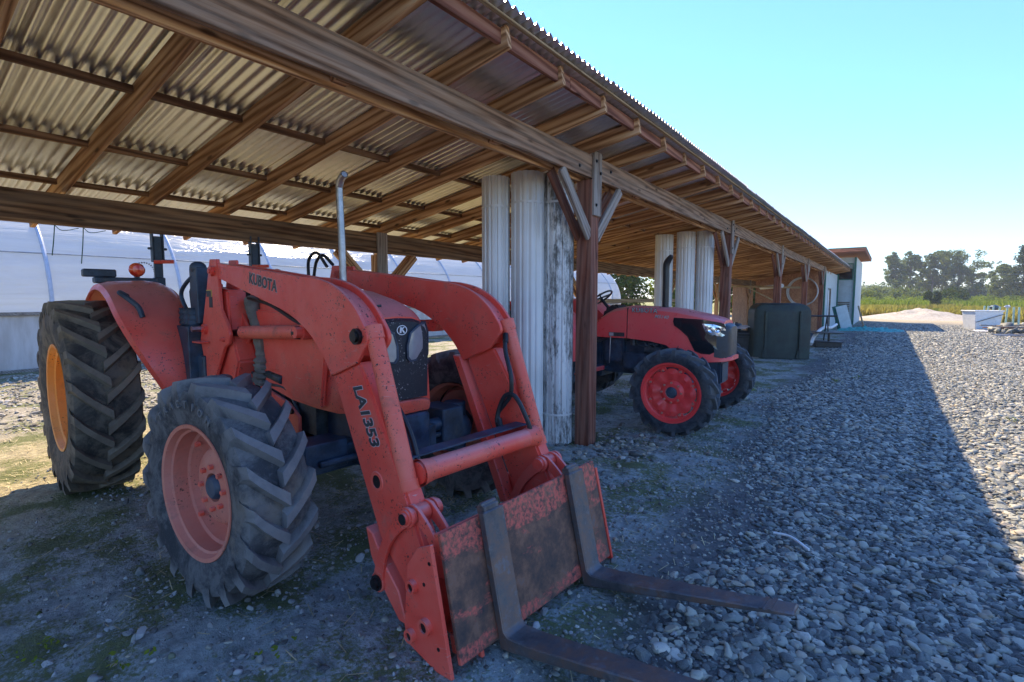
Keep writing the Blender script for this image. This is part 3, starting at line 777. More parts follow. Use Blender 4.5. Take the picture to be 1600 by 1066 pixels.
# ------------------------------------------------------------------ greenhouse tunnel behind the shed
gh = thing('greenhouse', 'long white plastic-covered tunnel greenhouse standing behind the shed', 'greenhouse', (-15, 0, 0))
prof = spline([(0, 0, 1.28), (-.06, 0, 1.9), (-.35, 0, 2.6), (-1.0, 0, 3.35), (-2.2, 0, 4.05), (-3.9, 0, 4.4), (-5.6, 0, 4.05), (-6.8, 0, 3.35), (-7.45, 0, 2.6), (-7.74, 0, 1.9), (-7.8, 0, 1.28)], 60)
gyl = np.arange(-14, 33.01, .14); GN = len(prof)
PV = np.array([[p.x, p.z] for p in prof])
tang = np.gradient(PV, axis=0); nrm = np.stack([-tang[:, 1], tang[:, 0]], 1); nrm /= np.linalg.norm(nrm, axis=1)[:, None]
nrm *= np.sign((nrm * (PV - np.array([-3.9, 1.3]))).sum(1))[:, None]
arc = np.cumsum(np.r_[0, np.linalg.norm(np.diff(PV, axis=0), axis=1)])
YY, AA = np.meshgrid(gyl, arc, indexing='ij')
wr = vnoise(YY * .35 + AA * .12, AA * 2.6, 1.1) * .03 + vnoise(YY * .8 - AA * .25 + 50, AA * 4, 1.3) * .022 + .10 * np.abs(np.sin(PI * (YY - 3.12) / 2.6)) ** .35 * -.18
wr *= np.clip(1.25 - AA / 2.6, .06, 1)
V = np.zeros((len(gyl), GN, 3)); V[..., 0] = PV[:, 0] + nrm[:, 0] * wr; V[..., 2] = PV[:, 1] + nrm[:, 1] * wr; V[..., 1] = YY
ii = (np.arange(len(gyl) - 1)[:, None] * GN + np.arange(GN - 1)[None, :]).ravel()
link('film_cover', np_mesh('film_cover', V.reshape(-1, 3), np.stack([ii, ii + 1, ii + GN + 1, ii + GN], 1), M['film']), gh)
bow = MB().tube([p + Vector((0, 0, 0)) for p in prof], .042, 8).mesh('bow', M['bow'])
for k in range(-6, 12): link('bow', bow, gh, (0, 3.12 + 2.6 * k, 0))
MB().box(-.03, .06, -14, 33, 1.22, 1.30).build('base_board', M['grey_wood'], gh, bevel=.008)
MB().box(-.02, .05, -14, 33, 0, .07).build('base_board', M['grey_wood'], gh, bevel=.008)
sp_ = MB().box(-.015, .0, 0, 2.42, .07, 1.22).mesh('side_panel', M['panel'])
for k in range(19): link('side_panel', sp_, gh, (0, -13.8 + 2.44 * k, 0))
lin = [p for p in prof if 2.55 < p.z < 2.85 and p.x > -2][0]
MB().tube([(lin.x + .015, -14, lin.z), (lin.x + .015, 33, lin.z)], .012, 6).build('wire', M['steel'], gh)
m = MB(); e = [(p.x, p.z) for p in prof]; m.prism(e + [(-7.8, 0), (0, 0)], 32.99, 33.02); m.build('end_wall', M['film'], gh)

# ------------------------------------------------------------------ tractor wheels
def tyre_mesh(name, mat, Rr, w, rim, nl, lug_h, lug_w, sweep, side, seg=60):
    """axis along y; side=-1: outer face towards -y.  Lugs lead at the centre when rolling towards +x."""
    m = MB(); base = Rr - lug_h
    half = [(rim - .012, .34), (rim + .005, .43), (rim + .03, .455), (rim + (Rr - rim) * .42, .505), (base - .055, .50), (base - .022, .465), (base - .004, .30), (base, .0)]
    prof = [(r, -y * w) for r, y in half] + [(r, y * w) for r, y in half[-2::-1]]
    m.lathe(prof, seg, 'y')
    def rb(y):
        a = abs(y) / w
        return np.interp(a, [0, .30, .465, .50], [base, base - .004, base - .022, base - .055])
    for sd in (-1, 1):
        for k in range(nl):
            p0 = 2 * PI * (k + (.5 if sd > 0 else 0)) / nl
            st = [(.505, -.115, .000, 1.35), (.515, -.052, .72, 1.15), (.49, -.010, 1.0, 1.0), (.36, 0, 1, .95), (.18, 0, 1, .95), (-.035, 0, 1, 1.1)]
            ring = []
            for i, (yy, dr, hh, ww) in enumerate(st):
                y = sd * yy * w
                t = np.clip((.5 - yy) / .5, 0, 1.1)
                ph = p0 + sweep * (t ** .8) - (0.02 if i == 0 else 0)
                rt = (Rr + dr) if i < 2 else Rr - .010 * (yy / .5) ** 2
                rbt = min(rb(min(abs(y), .5 * w)), rt) - .012
                aw = lug_w * ww / Rr / 2
                # bar cross-section: wide at the foot, narrow on top
                sl = .35 * sweep
                row = []
                for da, r in ((-aw * 1.35, rbt), (-aw * .8, rt), (aw * .8, rt), (aw * 1.35, rbt)):
                    row.append((r * math.sin(ph + da), y, r * math.cos(ph + da)))
                ring.append(row)
            v = [q for row in ring for q in row]
            f = []
            for i in range(len(ring) - 1):
                for j in range(3):
                    a = i * 4 + j; f.append((a, a + 1, a + 5, a + 4))
            n = len(v); f.append((0, 1, 2, 3)); f.append((n - 4, n - 3, n - 2, n - 1))
            m.raw(v, f)
    return m.mesh(name, mat, angle=40)

def wheel(parent, name, loc, steer, side, Rr, w, rim, nl, lug_h, lug_w, sweep, tmat, rmat, style, nut=8):
    """part (hub) with sub-parts tyre, rim and nuts; side -1 = outer face towards -y"""
    o = side
    hub = MB()
    d = o * (.045 if style == 'deep' else -.02 if style == 'rear' else .06)       # where the disc sits
    hub.lathe([(.001, d + o * .03), (.050, d + o * .03), (.062, d + o * .02), (.068, d), (.001, d - o * .02)], 24)
    hb = link(name, hub.mesh(name, M['chassis']), parent, loc, (0, 0, steer))
    ty = link('tyre', tyre_mesh('tyre', tmat, Rr, w, rim, nl, lug_h, lug_w, sweep, side), hb)
    ty.rotation_euler = (0, random.uniform(0, .3), 0)
    rm = MB(); e = o * w * .45
    if style == 'deep':        # dished disc set far in, stepped barrel
        rm.lathe([(rim + .018, e), (rim + .016, e * 1.04), (rim - .004, e * 1.02), (rim - .016, e * .82), (rim - .028, e * .78), (rim - .030, e * .30), (rim - .045, e * .24), (rim - .050, d - o * .03),
                  (rim - .080, d - o * .075), (rim * .66, d - o * .045), (rim * .58, d - o * .006), (rim * .46, d + o * .012), (.078, d + o * .014), (.07, d - o * .02)], 48)
        rm.lathe([(rim - .004, -e * 1.02), (rim - .03, -e * .8), (rim - .045, d - o * .05)], 48)
    elif style == 'rear':
        rm.lathe([(rim + .018, e), (rim + .016, e * 1.03), (rim - .004, e * 1.01), (rim - .02, e * .80), (rim - .045, e * .76), (rim - .047, e * .45), (rim - .066, e * .40), (rim - .066, e * .05), (rim - .09, d),
                  (rim * .55, d + o * .03), (rim * .40, d + o * .05), (.08, d + o * .03)], 48)
        rm.lathe([(rim - .004, -e), (rim - .045, -e * .7), (rim - .07, d - o * .02)], 48)
    else:                      # scalloped disc bolted on lugs, as on the newer tractor
        rm.lathe([(rim + .02, e), (rim + .018, e * 1.05), (rim - .004, e * 1.02), (rim - .018, e * .80), (rim - .035, e * .74), (rim - .038, -e * .7), (rim, -e)], 56)
        ns = 96; rows = []
        for k in range(ns):
            a = 2 * PI * k / ns
            sc = rim - .052 - .030 * (.5 - .5 * math.cos(8 * a)) ** 2
            rows.append([(r * math.sin(a), y, r * math.cos(a)) for r, y in ((sc, d + o * .004), (sc - .02, d + o * .010), (rim * .66, d + o * .014 + o * .012 * math.cos(8 * a)), (rim * .42, d - o * .012), (rim * .30, d + o * .018), (.068, d + o * .02))])
        v = [q for rr_ in rows for q in rr_]; f = []
        for k in range(ns):
            for i in range(5):
                a = k * 6 + i; b = ((k + 1) % ns) * 6 + i
                f.append((a, b, b + 1, a + 1))
        rm.raw(v, f)
        for k in range(8):
            a = 2 * PI * (k + .5) / 8
            c = Vector(((rim - .045) * math.sin(a), d + o * .0, (rim - .045) * math.cos(a)))
            rm.box(-.035, .035, -.012, .012, -.028, .03, Matrix.Translation(c) @ Matrix.Rotation(a, 4, 'Y'))
    link('rim', rm.mesh('rim', rmat, angle=30), hb)
    nm = MB().lathe([(.001, o * .022), (.013, o * .022), (.015, o * .018), (.015, 0)], 6).mesh('wheel_nut', M['red_worn'] if style == 'deep' else M['bolt'] if style == 'rear' else M['salmon'])
    rn = .115 if style != 'rear' else .16
    for k in range(nut):
        a = 2 * PI * k / nut
        link('wheel_nut', nm, hb, (rn * math.sin(a), d + o * .012 + (o * .03 if style == 'rear' else 0), rn * math.cos(a)))
    if style in ('deep', 'scallop'):
        for k in range(8 if style == 'scallop' else 4):
            a = 2 * PI * (k + .5) / (8 if style == 'scallop' else 4)
            link('wheel_nut', nm, hb, ((rim - .062) * math.sin(a), d - o * .02 if style == 'deep' else d + o * .012, (rim - .062) * math.cos(a)))
    return hb

def loft(m, secs):
    """secs: list of equal-length point rings (lists of Vector)"""
    n = len(secs[0]); o = len(m.v)
    for s in secs: m.v += [tuple(p) for p in s]
    for i in range(len(secs) - 1):
        for k in range(n):
            m.f.append((o + i * n + k, o + i * n + (k + 1) % n, o + (i + 1) * n + (k + 1) % n, o + (i + 1) * n + k))
    m.f.append(tuple(o + k for k in range(n))[::-1]); m.f.append(tuple(o + (len(secs) - 1) * n + k for k in range(n)))
    return m
def hood_sec(x, hw, zb, zs, zt, n=10, lean=.02):
    """open-bottomed bonnet section: straight side from zb to zs, then a rounded top to zt"""
    P = [Vector((x, -hw - lean, zb))]
    for k in range(n + 1):
        t = PI * k / n
        c, s = math.cos(t), math.sin(t)
        P.append(Vector((x, -hw * (abs(c) ** .62) * (1 if c > 0 else -1), zs + (zt - zs) * abs(s) ** .62)))
    P.append(Vector((x, hw + lean, zb)))
    return P

# ------------------------------------------------------------------ front tractor with loader and pallet forks
T1 = thing('tractor', 'large faded red tractor in front with a loader and rusty pallet forks', 'tractor', (-2.75, 2.25, 0), R(-4.3), 'red tractors parked under the shed')
FW = dict(Rr=.60, w=.34, rim=.345, nl=18, lug_h=.044, lug_w=.072, sweep=.30, tmat=M['tyre'], rmat=M['salmon'], style='deep')
RW = dict(Rr=.80, w=.44, rim=.425, nl=20, lug_h=.042, lug_w=.072, sweep=.30, tmat=M['tyre_rear'], rmat=M['orange'], style='rear')
wheel(T1, 'front_wheel', (-.05, -1.00, .588), R(7), -1, **FW)
wheel(T1, 'front_wheel', (-.10, .86, .588), R(7), 1, **FW)
wheel(T1, 'rear_wheel', (-2.62, -1.13, .785), 0, -1, **RW)
wheel(T1, 'rear_wheel', (-2.62, 1.13, .785), 0, 1, **RW)
# lettering moulded into the near front tyre
tl = [c for c in T1.children if c.name.startswith('front_wheel')][0]
for k, chx in enumerate('TRACTION'):
    a = R(-38 + 9.5 * k); r = .47
    px = Vector((r * math.sin(a), -.1755, r * math.cos(a)))
    text_mesh('letter', chx, .055, M['tyre'], tl, frame(px, (math.cos(a), 0, -math.sin(a)), (math.sin(a), 0, math.cos(a))), extrude=.004, offset=.001)

# body
secs = [hood_sec(-1.22, .30, 1.00, 1.42, 1.70), hood_sec(-.8, .31, .96, 1.42, 1.70), hood_sec(-.45, .30, .90, 1.40, 1.685), hood_sec(-.15, .285, .88, 1.36, 1.655), hood_sec(.10, .275, .88, 1.32, 1.60), hood_sec(.24, .258, .90, 1.30, 1.545), hood_sec(.31, .240, .92, 1.28, 1.485)]
loft(MB(), secs).build('hood', M['red'], T1, angle=30)
MB().box(-.32, -.30, -.05, .05, 1.67, 1.678).tube([(.16, -.10, 1.583), (.20, -.13, 1.572), (.25, -.12, 1.55), (.26, -.08, 1.553)], .008, 6).build('hood_latch', M['black'], T1)
MB().prism([(-1.15, 1.0), (-.62, 1.09), (-.50, 1.02), (-.42, .92), (-.05, .90), (.02, 1.25), (-.2, 1.50), (-1.1, 1.52)], -.335, -.30).build('side_panel', M['red'], T1, bevel=.012, seg=2)
MB().prism([(-1.15, 1.0), (-.62, 1.09), (-.50, 1.02), (-.42, .92), (-.05, .90), (.02, 1.25), (-.2, 1.50), (-1.1, 1.52)], .30, .335).build('side_panel', M['red'], T1, bevel=.012, seg=2)
# nose: black grille with lamps
def nose(x, hw, zb, zs, zt): return hood_sec(x, hw, zb, zs, zt, lean=-.012)
gr = loft(MB(), [nose(.24, .264, .95, 1.30, 1.515), nose(.318, .242, .95, 1.29, 1.47), nose(.352, .215, .955, 1.28, 1.455)]).build('grille', M['grille'], T1, angle=30)
def lamp(s):
    P = [(.046, 1.30), (.070, 1.375), (.125, 1.415), (.205, 1.435), (.240, 1.37), (.238, 1.24), (.218, 1.215), (.066, 1.205), (.046, 1.23)]
    P = [(s * a, z) for a, z in P]
    def xx(a): return .356 - max(0, abs(a) - .13) * .42
    f = MB(); n = len(P); c = (s * .14, 1.31)
    Q = [(c[0] + (a - c[0]) * 1.14, c[1] + (z - c[1]) * 1.12) for a, z in P]
    for ring, dx in ((P, .012), (Q, .010), (Q, -.03)): f.v += [(xx(a) + dx, a, z) for a, z in ring]
    for b in (0, n):
        for k in range(n): f.f.append((b + k, b + (k + 1) % n, b + n + (k + 1) % n, b + n + k))
    bz = f.build('headlight_bezel', M['chassis'], gr, angle=50)
    l = MB(); l.v = [(xx(a) + .008, a, z) for a, z in P] + [(xx(c[0]) + .016, *c)]
    for k in range(n): l.f.append((k, (k + 1) % n, n))
    l.build('headlight', M['lens'], gr, angle=60)
lamp(-1); lamp(1)
em = MB(); n = 28
for s_, x in ((1.0, .361), (.84, .3612)):
    em.v += [(x, s_ * .040 * math.cos(2 * PI * k / n) , 1.40 + s_ * .031 * math.sin(2 * PI * k / n)) for k in range(n)]
for k in range(n): em.f.append((k, (k + 1) % n, n + (k + 1) % n, n + k))
em.prism([(-.018, 1.383), (-.006, 1.383), (-.001, 1.418), (-.014, 1.418)], .3575, .3625, 'x')
em.prism([(-.002, 1.402), (.022, 1.418), (.010, 1.418), (-.004, 1.408)], .3575, .3625, 'x')
em.prism([(-.004, 1.404), (.004, 1.408), (.024, 1.383), (.010, 1.383)], .3575, .3625, 'x')
em.build('emblem', M['white'], gr)
loft(MB(), [nose(.20, .268, .862, .90, .952), nose(.34, .24, .862, .90, .950), nose(.372, .21, .866, .90, .948)]).build('front_trim', M['red_worn'], T1, angle=30, bevel=.006)

# frame, engine, axle
MB().box(-1.5, .30, -.20, .20, .62, 1.02).box(-2.9, -1.4, -.24, .24, .55, 1.15).box(.0, .40, -.19, .19, .60, .86).build('chassis', M['chassis'], T1, bevel=.015)
en = MB()
en.cyl((-.80, -.34, .83), (-.62, -.36, .80), .055, 18)
en.box(-1.1, -.62, -.30, -.20, .70, 1.0).box(-.52, -.2, -.285, -.2, .68, .92).cyl((-.95, -.30, 1.06), (-.60, -.30, 1.02), .04, 12)
en.tube(spline([(-1.2, -.30, 1.12), (-1.0, -.36, 1.05), (-.8, -.33, .98), (-.55, -.31, .96), (-.4, -.30, .80)]), .014, 6)
en.tube(spline([(-1.25, -.28, 1.3), (-1.05, -.40, 1.0), (-1.0, -.38, .85), (-.7, -.33, .72)]), .016, 6)
en.tube(spline([(-1.3, -.30, 1.15), (-1.1, -.42, 1.02), (-.92, -.40, .9), (-.75, -.37, .88)]), .012, 6)
en.build('engine', M['engine'], T1, bevel=.008)
MB().cyl((-.86, -.335, .835), (-.845, -.337, .832), .058, 20).cyl((-.845, -.337, .832), (-.66, -.36, .80), .050, 20).build('oil_filter', M['steel'], T1)
MB().prism([(-1.35, .60), (-.45, .58), (-.40, .64), (-.40, .80), (-.55, .88), (-1.0, .96), (-1.35, 1.0)], -.40, -.375).box(-1.0, -.45, -.374, -.21, .60, .63).build('loader_frame', M['red'], T1, bevel=.004)
MB().prism([(-1.35, .60), (-.45, .58), (-.40, .64), (-.40, .80), (-.55, .88), (-1.0, .96), (-1.35, 1.0)], .375, .40).build('loader_frame', M['red'], T1, bevel=.004)
for u_, z_ in ((-.47, .83), (-.46, .66), (-.9, .90)):
    MB().cyl((u_, -.401, z_), (u_, -.42, z_), .018, 6).build('bolt', M['bolt'], T1)
ax = MB()
ax.prism([(-.09, .545), (.09, .545), (.10, .70), (-.10, .70)], -.78, .70, 'y').box(-.105, .105, -.62, -.34, .565, .735)
ax.box(.08, .20, -.30, .30, .56, .72).cyl((.02, -.72, .42), (.02, -.72, .80), .085, 16).cyl((.0, .66, .42), (.0, .66, .80), .085, 16)
ax.cyl((.14, -.55, .62), (.14, .50, .62), .022, 10).box(-.12, .18, .38, .58, .5, .8).ball((.03, .62, .60), .14).cyl((.12, .1, .68), (.12, .5, .70), .05)
ax.cyl((-.05, -.85, .588), (-.05, -.70, .588), .12, 18).cyl((-.1, .84, .588), (-.1, .62, .588), .12, 18)
ax.build('front_axle', M['chassis'], T1, bevel=.008)
# cab area: cowl, seat, wheel, levers, fenders, folded roll bar
MB().prism([(-1.62, 1.05), (-1.2, 1.05), (-1.2, 1.66), (-1.38, 1.70), (-1.62, 1.45)], -.27, .27).build('dash_cowl', M['black'], T1, bevel=.03, seg=2)
MB().lathe([(.178 + .014 * math.cos(a), .014 * math.sin(a)) for a in np.linspace(0, 2 * PI, 9)[:-1]], 32, 'z', Matrix.Translation((-1.72, 0, 1.72)) @ Matrix.Rotation(R(-32), 4, 'Y'), close=True).cyl((-1.72, 0, 1.72), (-1.5, 0, 1.45), .02).cyl((-1.80, -.17, 1.67), (-1.64, .17, 1.77), .012, 6).build('steering_wheel', M['black'], T1)
MB().box(-2.55, -2.05, -.25, .25, 1.10, 1.26).prism([(-2.62, 1.22), (-2.48, 1.22), (-2.60, 1.72), (-2.70, 1.70)], -.24, .24).build('seat', M['black'], T1, bevel=.04, seg=2)
MB().box(-2.1, -1.25, -.62, .62, .64, .69).box(-1.7, -1.5, -.60, -.42, .70, 1.15).build('floor_plate', M['chassis'], T1, bevel=.01)
vb = MB()
vb.box(-1.95, -1.62, -.66, -.48, .95, 1.38)
for k in range(6): vb.lathe([(.050 + .012 * (j % 2), .02 * j) for j in range(8)], 12, 'z', Matrix.Translation((-1.88 + .10 * (k % 3), -.58 + .08 * (k // 3), 1.38)))
vb.tube(spline([(-1.83, -.58, 1.46), (-1.93, -.60, 1.62), (-1.80, -.60, 1.72), (-1.60, -.58, 1.80)]), .017, 8).tube(spline([(-1.75, -.56, 1.45), (-1.88, -.54, 1.66), (-1.7, -.52, 1.74), (-1.55, -.52, 1.66)]), .015, 8)
vb.box(-1.72, -1.56, -.60, -.46, 1.40, 1.84).ball((-1.64, -.56, 1.84), (.07, .06, .05)).build('valve_block', M['chassis'], T1, bevel=.01)
MB().box(-2.05, -1.75, -.36, -.34, 1.40, 1.72).box(-2.0, -1.7, -.5, -.48, 1.5, 1.66).ball((-1.72, -.52, 1.46), (.05, .04, .05)).build('control_shield', M['red'], T1, bevel=.006)
MB().box(-2.12, -1.9, -.60, -.56, .72, 1.32).cyl((-2.02, -.60, 1.45), (-2.0, -.64, 1.36), .05).build('step_frame', M['chassis'], T1, bevel=.01)
def fender(s):
    m = MB(); c = Vector((-2.62, 0, .80)); arcs = np.linspace(R(-4), R(150), 30); rows = []
    for a in arcs:
        t = math.sin(max(0, min(1, (a - R(-4)) / R(60))) * PI / 2)
        yo = .74 + .30 * t; rad = .90 + .03 * math.sin(a)
        row = []
        for y, dr in ((.54, -.02), (.60, .015), (.70, .028), (yo - .10, .015), (yo - .02, -.01), (yo, -.055), (yo - .015, -.06), (yo - .05, -.025), (.66, .0), (.55, -.04)):
            row.append(c + Vector(((rad + dr) * math.cos(a), s * y, (rad + dr) * math.sin(a))))
        rows.append(row)
    loft(m, rows)
    # inner side wall of the fender
    q = [(c.x + .90 * math.cos(a), c.z + .90 * math.sin(a)) for a in arcs[2:]] + [(c.x - .78, .95), (c.x - .2, .72), (c.x + .5, .70)]
    m.prism(q, s * .545, s * .52)
    f = m.build('fender', M['red'], T1, angle=40)
    MB().tube(spline([(-2.10, s * .93, 1.615), (-2.04, s * .99, 1.645), (-1.96, s * .96, 1.60), (-1.93, s * .90, 1.53), (-1.91, s * .88, 1.45)], 14), .020, 8).build('grab_handle', M['chassis'], f)
fender(-1); fender(1)
for s in (-1, 1):
    rp = MB()
    rp.box(-3.06, -2.98, s * .46 - .045, s * .46 + .045, .9, 1.80).box(-3.045, -3.0, s * .46 - .035, s * .46 + .035, 1.78, 2.20).box(-3.06, -2.985, s * .46 - .05, s * .46 - .036, 1.95, 2.28).box(-3.06, -2.985, s * .46 + .036, s * .46 + .05, 1.95, 2.28)
    rp.cyl((-3.02, s * .46 - .08, 2.08), (-3.02, s * .46 + .08, 2.08), .014, 8)
    rp.build('roll_bar_post', M['chassis'], T1, bevel=.006)
    MB().cyl((-2.99, s * .46 - .04, 1.95), (-2.90, s * .46 + .10, 1.955), .018, 8).build('roll_bar_pin', M['red'], T1)
    MB().box(-3.02, -2.90, s * .50, s * .98, 1.735, 1.79).box(-2.99, -2.90, s * .82, s * 1.06, 1.79, 1.86).build('lamp_bracket', M['chassis'], T1, bevel=.01)
    rl = MB().lathe([(.001, .030), (.045, .024), (.062, .0), (.066, -.02), (.05, -.05), (.001, -.06)], 24, 'x', Matrix.Translation((-2.90, s * .66, 1.865))).build('warning_lamp', M['redlens'], T1)
    MB().box(-2.95, -2.92, s * .66 - .02, s * .66 + .02, 1.78, 1.82).build('lamp_stem', M['black'], T1)
MB().box(-3.08, -3.0, -.46, .46, 1.0, 1.12).build('roll_bar_base', M['chassis'], T1, bevel=.01)
# work lamp behind, coils of chain
for s in (-1, 1):
    rw_ = MB()
    for k in range(14):
        a = PI * k / 13; rw_.tube([(-3.10 + .0, s * .56 + .085 * math.cos(a + .12 * j), 1.86 + .085 * math.sin(a + .12 * j)) for j in range(2)], .008, 5)
    rw_.build('chain', M['steel'], T1)
ex = spline([(-.50, .16, 1.62), (-.505, .16, 2.0), (-.52, .16, 2.36), (-.505, .155, 2.42), (-.47, .148, 2.455), (-.41, .138, 2.475)], 26)
exm = MB().tube(ex, .026, 14, cap=False).tube([ex[-1], ex[-1] - (ex[-1] - ex[-2]).normalized() * .12], .021, 12)
exm.build('exhaust_pipe', M['exhaust'], T1)

# loader: towers, booms, cylinders, links
def loader(s):
    o = lambda a: -(a - .045) if s < 0 else a - .05          # s=-1 near side
    y1, y2 = sorted((o(.49), o(.625)))
    tower_p = [(-1.335, 1.89), (-1.20, 1.885), (-1.17, 1.52), (-1.05, 1.40), (-1.015, 1.34), (-1.05, 1.27), (-1.13, 1.24), (-1.28, 1.06), (-1.40, .90), (-1.54, .90), (-1.52, 1.04), (-1.60, 1.28), (-1.52, 1.44), (-1.43, 1.65)]
    t = MB().prism(tower_p, o(.60), o(.625)).build('loader_tower', M['red'], T1, bevel=.004)
    MB().prism([(-1.44, .86), (-1.14, .86), (-1.00, 1.14), (-1.12, 1.36), (-1.16, 1.66), (-1.33, 1.68), (-1.42, 1.4)], o(.44), o(.58)).build('loader_bracket', M['red'], t, bevel=.015, seg=2)
    MB().prism(tower_p, o(.47), o(.49)).build('loader_tower', M['red'], T1, bevel=.004)
    for (u_, z_, r_) in ((-1.27, 1.80, .038), (-1.47, 1.36, .040), (-1.12, 1.30, .018)):
        MB().cyl((u_, o(.62), z_), (u_, o(.65), z_), r_, 18).cyl((u_, o(.62), z_), (u_, o(.66), z_), r_ * .5, 12).build('pivot_pin', M['red'], t)
    MB().cyl((-1.49, o(.66), 1.365), (-1.49, o(.72), 1.365), .024, 6).build('bolt', M['steel'], t)
    MB().box(-1.56, -1.40, *sorted((o(.63), o(.70))), 1.255, 1.268).build('bracket_tab', M['red'], t, bevel=.003)
    if s < 0:
        MB().box(-1.42, -1.33, o(.6275), o(.625), 1.61, 1.655).box(-1.375, -1.31, o(.6275), o(.625), 1.53, 1.609).build('warning_label', M['darkgrey'], t)
        MB().box(-1.425, -1.315, o(.6268), o(.6252), 1.655, 1.663).box(-1.332, -1.315, o(.6268), o(.6252), 1.61, 1.655).build('label_edge', M['yellow'], t)
    # upper boom with knee: two cheek plates and a recessed core
    tk = [(.015, 1.726), (.12, 1.720), (.22, 1.708), (.33, 1.685), (.43, 1.650), (.515, 1.603), (.59, 1.545), (.65, 1.478), (.693, 1.42), (.694, 1.375), (.650, 1.325), (.600, 1.268)]
    bk_ = [(.345, 1.172), (.275, 1.26), (.208, 1.325), (.12, 1.393), (.026, 1.443), (-.07, 1.486), (-.176, 1.522)]
    sm = lambda q, n: [(p.x, p.z) for p in spline([(a, 0, b) for a, b in q], n)]
    up = [(-1.30, 1.845), (-1.16, 1.853), (-.55, 1.79)] + sm(tk, 30) + sm(bk_, 16) + [(-1.16, 1.738), (-1.30, 1.76)]
    boom = MB().prism(up, o(.595), o(.62)).build('loader_boom', M['red'], T1, bevel=.004)
    MB().prism(up, o(.47), o(.495)).build('loader_boom', M['red'], T1, bevel=.004)
    n_ = len(up); core = []
    for q in range(n_):
        a, b, c = (Vector(up[(q + e) % n_]) for e in (-1, 0, 1))
        t = (c - a).normalized(); core.append(tuple(b + Vector((t.y, -t.x)) * (.035 if b.x > -.2 else .012)))
    MB().prism(core, o(.4955), o(.5945)).build('boom_core', M['red'], boom)
    # lower boom
    lo = [(.345, 1.178), (.605, 1.272), (.72, 1.10), (.955, .70), (1.04, .545), (1.17, .30), (1.215, .12), (1.16, .03), (1.07, .04), (.98, .17), (.755, .385)]
    lb = MB().prism(lo, o(.505), o(.612)).build('loader_arm', M['red'], T1, bevel=.014, seg=2)
    MB().prism([(.25, 1.20), (.32, 1.20), (.70, .42), (.76, .27), (.70, .25), (.62, .42)], o(.46), o(.545)).build('hose_guard', M['red'], lb, bevel=.006)
    MB().prism([(.66, .42), (.72, .40), (.82, .27), (.93, .17), (.99, .02), (.93, -.0 + .02), (.80, .14), (.70, .28)], o(.56), o(.632)).build('gusset', M['red'], lb, bevel=.006)
    MB().lathe([(.034, o(.595)), (.034, o(.6165)), (.050, o(.6165)), (.054, o(.612)), (.054, o(.6))], 28, 'y', Matrix.Translation((.742, 0, .672))).build('hole_rim', M['red'], lb)
    MB().lathe([(.001, o(.6135)), (.034, o(.6135))], 24, 'y', Matrix.Translation((.742, 0, .672))).build('hole', M['bolt'], lb)
    w0, w1 = Vector((.345, o(.6215), 1.178)), Vector((.605, o(.6215), 1.272))
    MB().tube([w0, w1], .007, 6).build('weld_seam', M['red_worn'], lb)
    # knee pin
    MB().cyl((.615, o(.61), 1.405), (.615, o(.64), 1.405), .042, 18).cyl((.615, o(.63), 1.405), (.615, o(.652), 1.405), .030, 14).build('pivot_pin', M['bolt'], boom)
    # lift cylinder
    lc = MB().cyl((-.95, o(.555), 1.355), (-.06, o(.555), 1.395), .046, 20).build('lift_cylinder', M['red_worn'], T1, bevel=.006)
    MB().cyl((-1.10, o(.555), 1.345), (-.95, o(.555), 1.355), .026, 14).build('cylinder_rod', M['bolt'], lc)
    MB().cyl((-.02, o(.51), 1.397), (-.02, o(.60), 1.397), .045, 18).cyl((-.02, o(.6), 1.397), (-.02, o(.64), 1.397), .034, 14).build('pivot_pin', M['red'], lc)
    MB().cyl((-.06, o(.602), 1.393), (-.03, o(.602), 1.395), .040, 14).build('cylinder_cap', M['bolt'], lc)
    # tilt cylinder on the front of the arm
    A, B = Vector((.668, o(.565), 1.445)), Vector((.950, o(.565), .665))
    d = (B - A).normalized()
    tc = MB().cyl(A, B, .045, 22).cyl(A - d * .01, A + d * .06, .050, 22).cyl(B - d * .05, B, .049, 22).build('tilt_cylinder', M['red_worn'], T1)
    MB().cyl(B, B + d * .14, .022, 16).build('cylinder_rod', M['chrome'], tc)
    E_ = B + d * .12
    pv = Vector((1.015, 0, .575))
    MB().cyl((pv.x, o(.50), pv.z), (pv.x, o(.61), pv.z), .040, 18).build('rod_eye', M['red_worn'], tc)
    # bucket crank links
    def arc(P0, P1, bulge, w, n=9):
        P0, P1 = Vector(P0), Vector(P1); dd = P1 - P0; nn_ = Vector((dd.y, -dd.x)).normalized()
        c = [P0 + dd * (i / n) + nn_ * bulge * math.sin(PI * i / n) for i in range(n + 1)]
        L_, R_ = [], []
        for i, p in enumerate(c):
            t_ = (c[min(i + 1, n)] - c[max(i - 1, 0)]).normalized(); q = Vector((-t_.y, t_.x))
            ww = w * (1.0 - .25 * math.sin(PI * i / n)); L_.append(p + q * ww); R_.append(p - q * ww)
        e0 = [P0 + Vector((math.cos(a), math.sin(a))) * w for a in ()]
        return [tuple(p) for p in L_] + [tuple(p) for p in R_[::-1]]
    for ya, yb in ((.628, .646), (.47, .488)):
        lk = MB().prism(arc((1.035, .585), (.775, .17), .055, .038), o(ya), o(yb))
        for (u_, z_) in ((1.02, .572), (.775, .165)): lk.cyl((u_, o(ya), z_), (u_, o(yb), z_), .050, 18)
        lk.build('crank_link', M['red'], T1, bevel=.002)
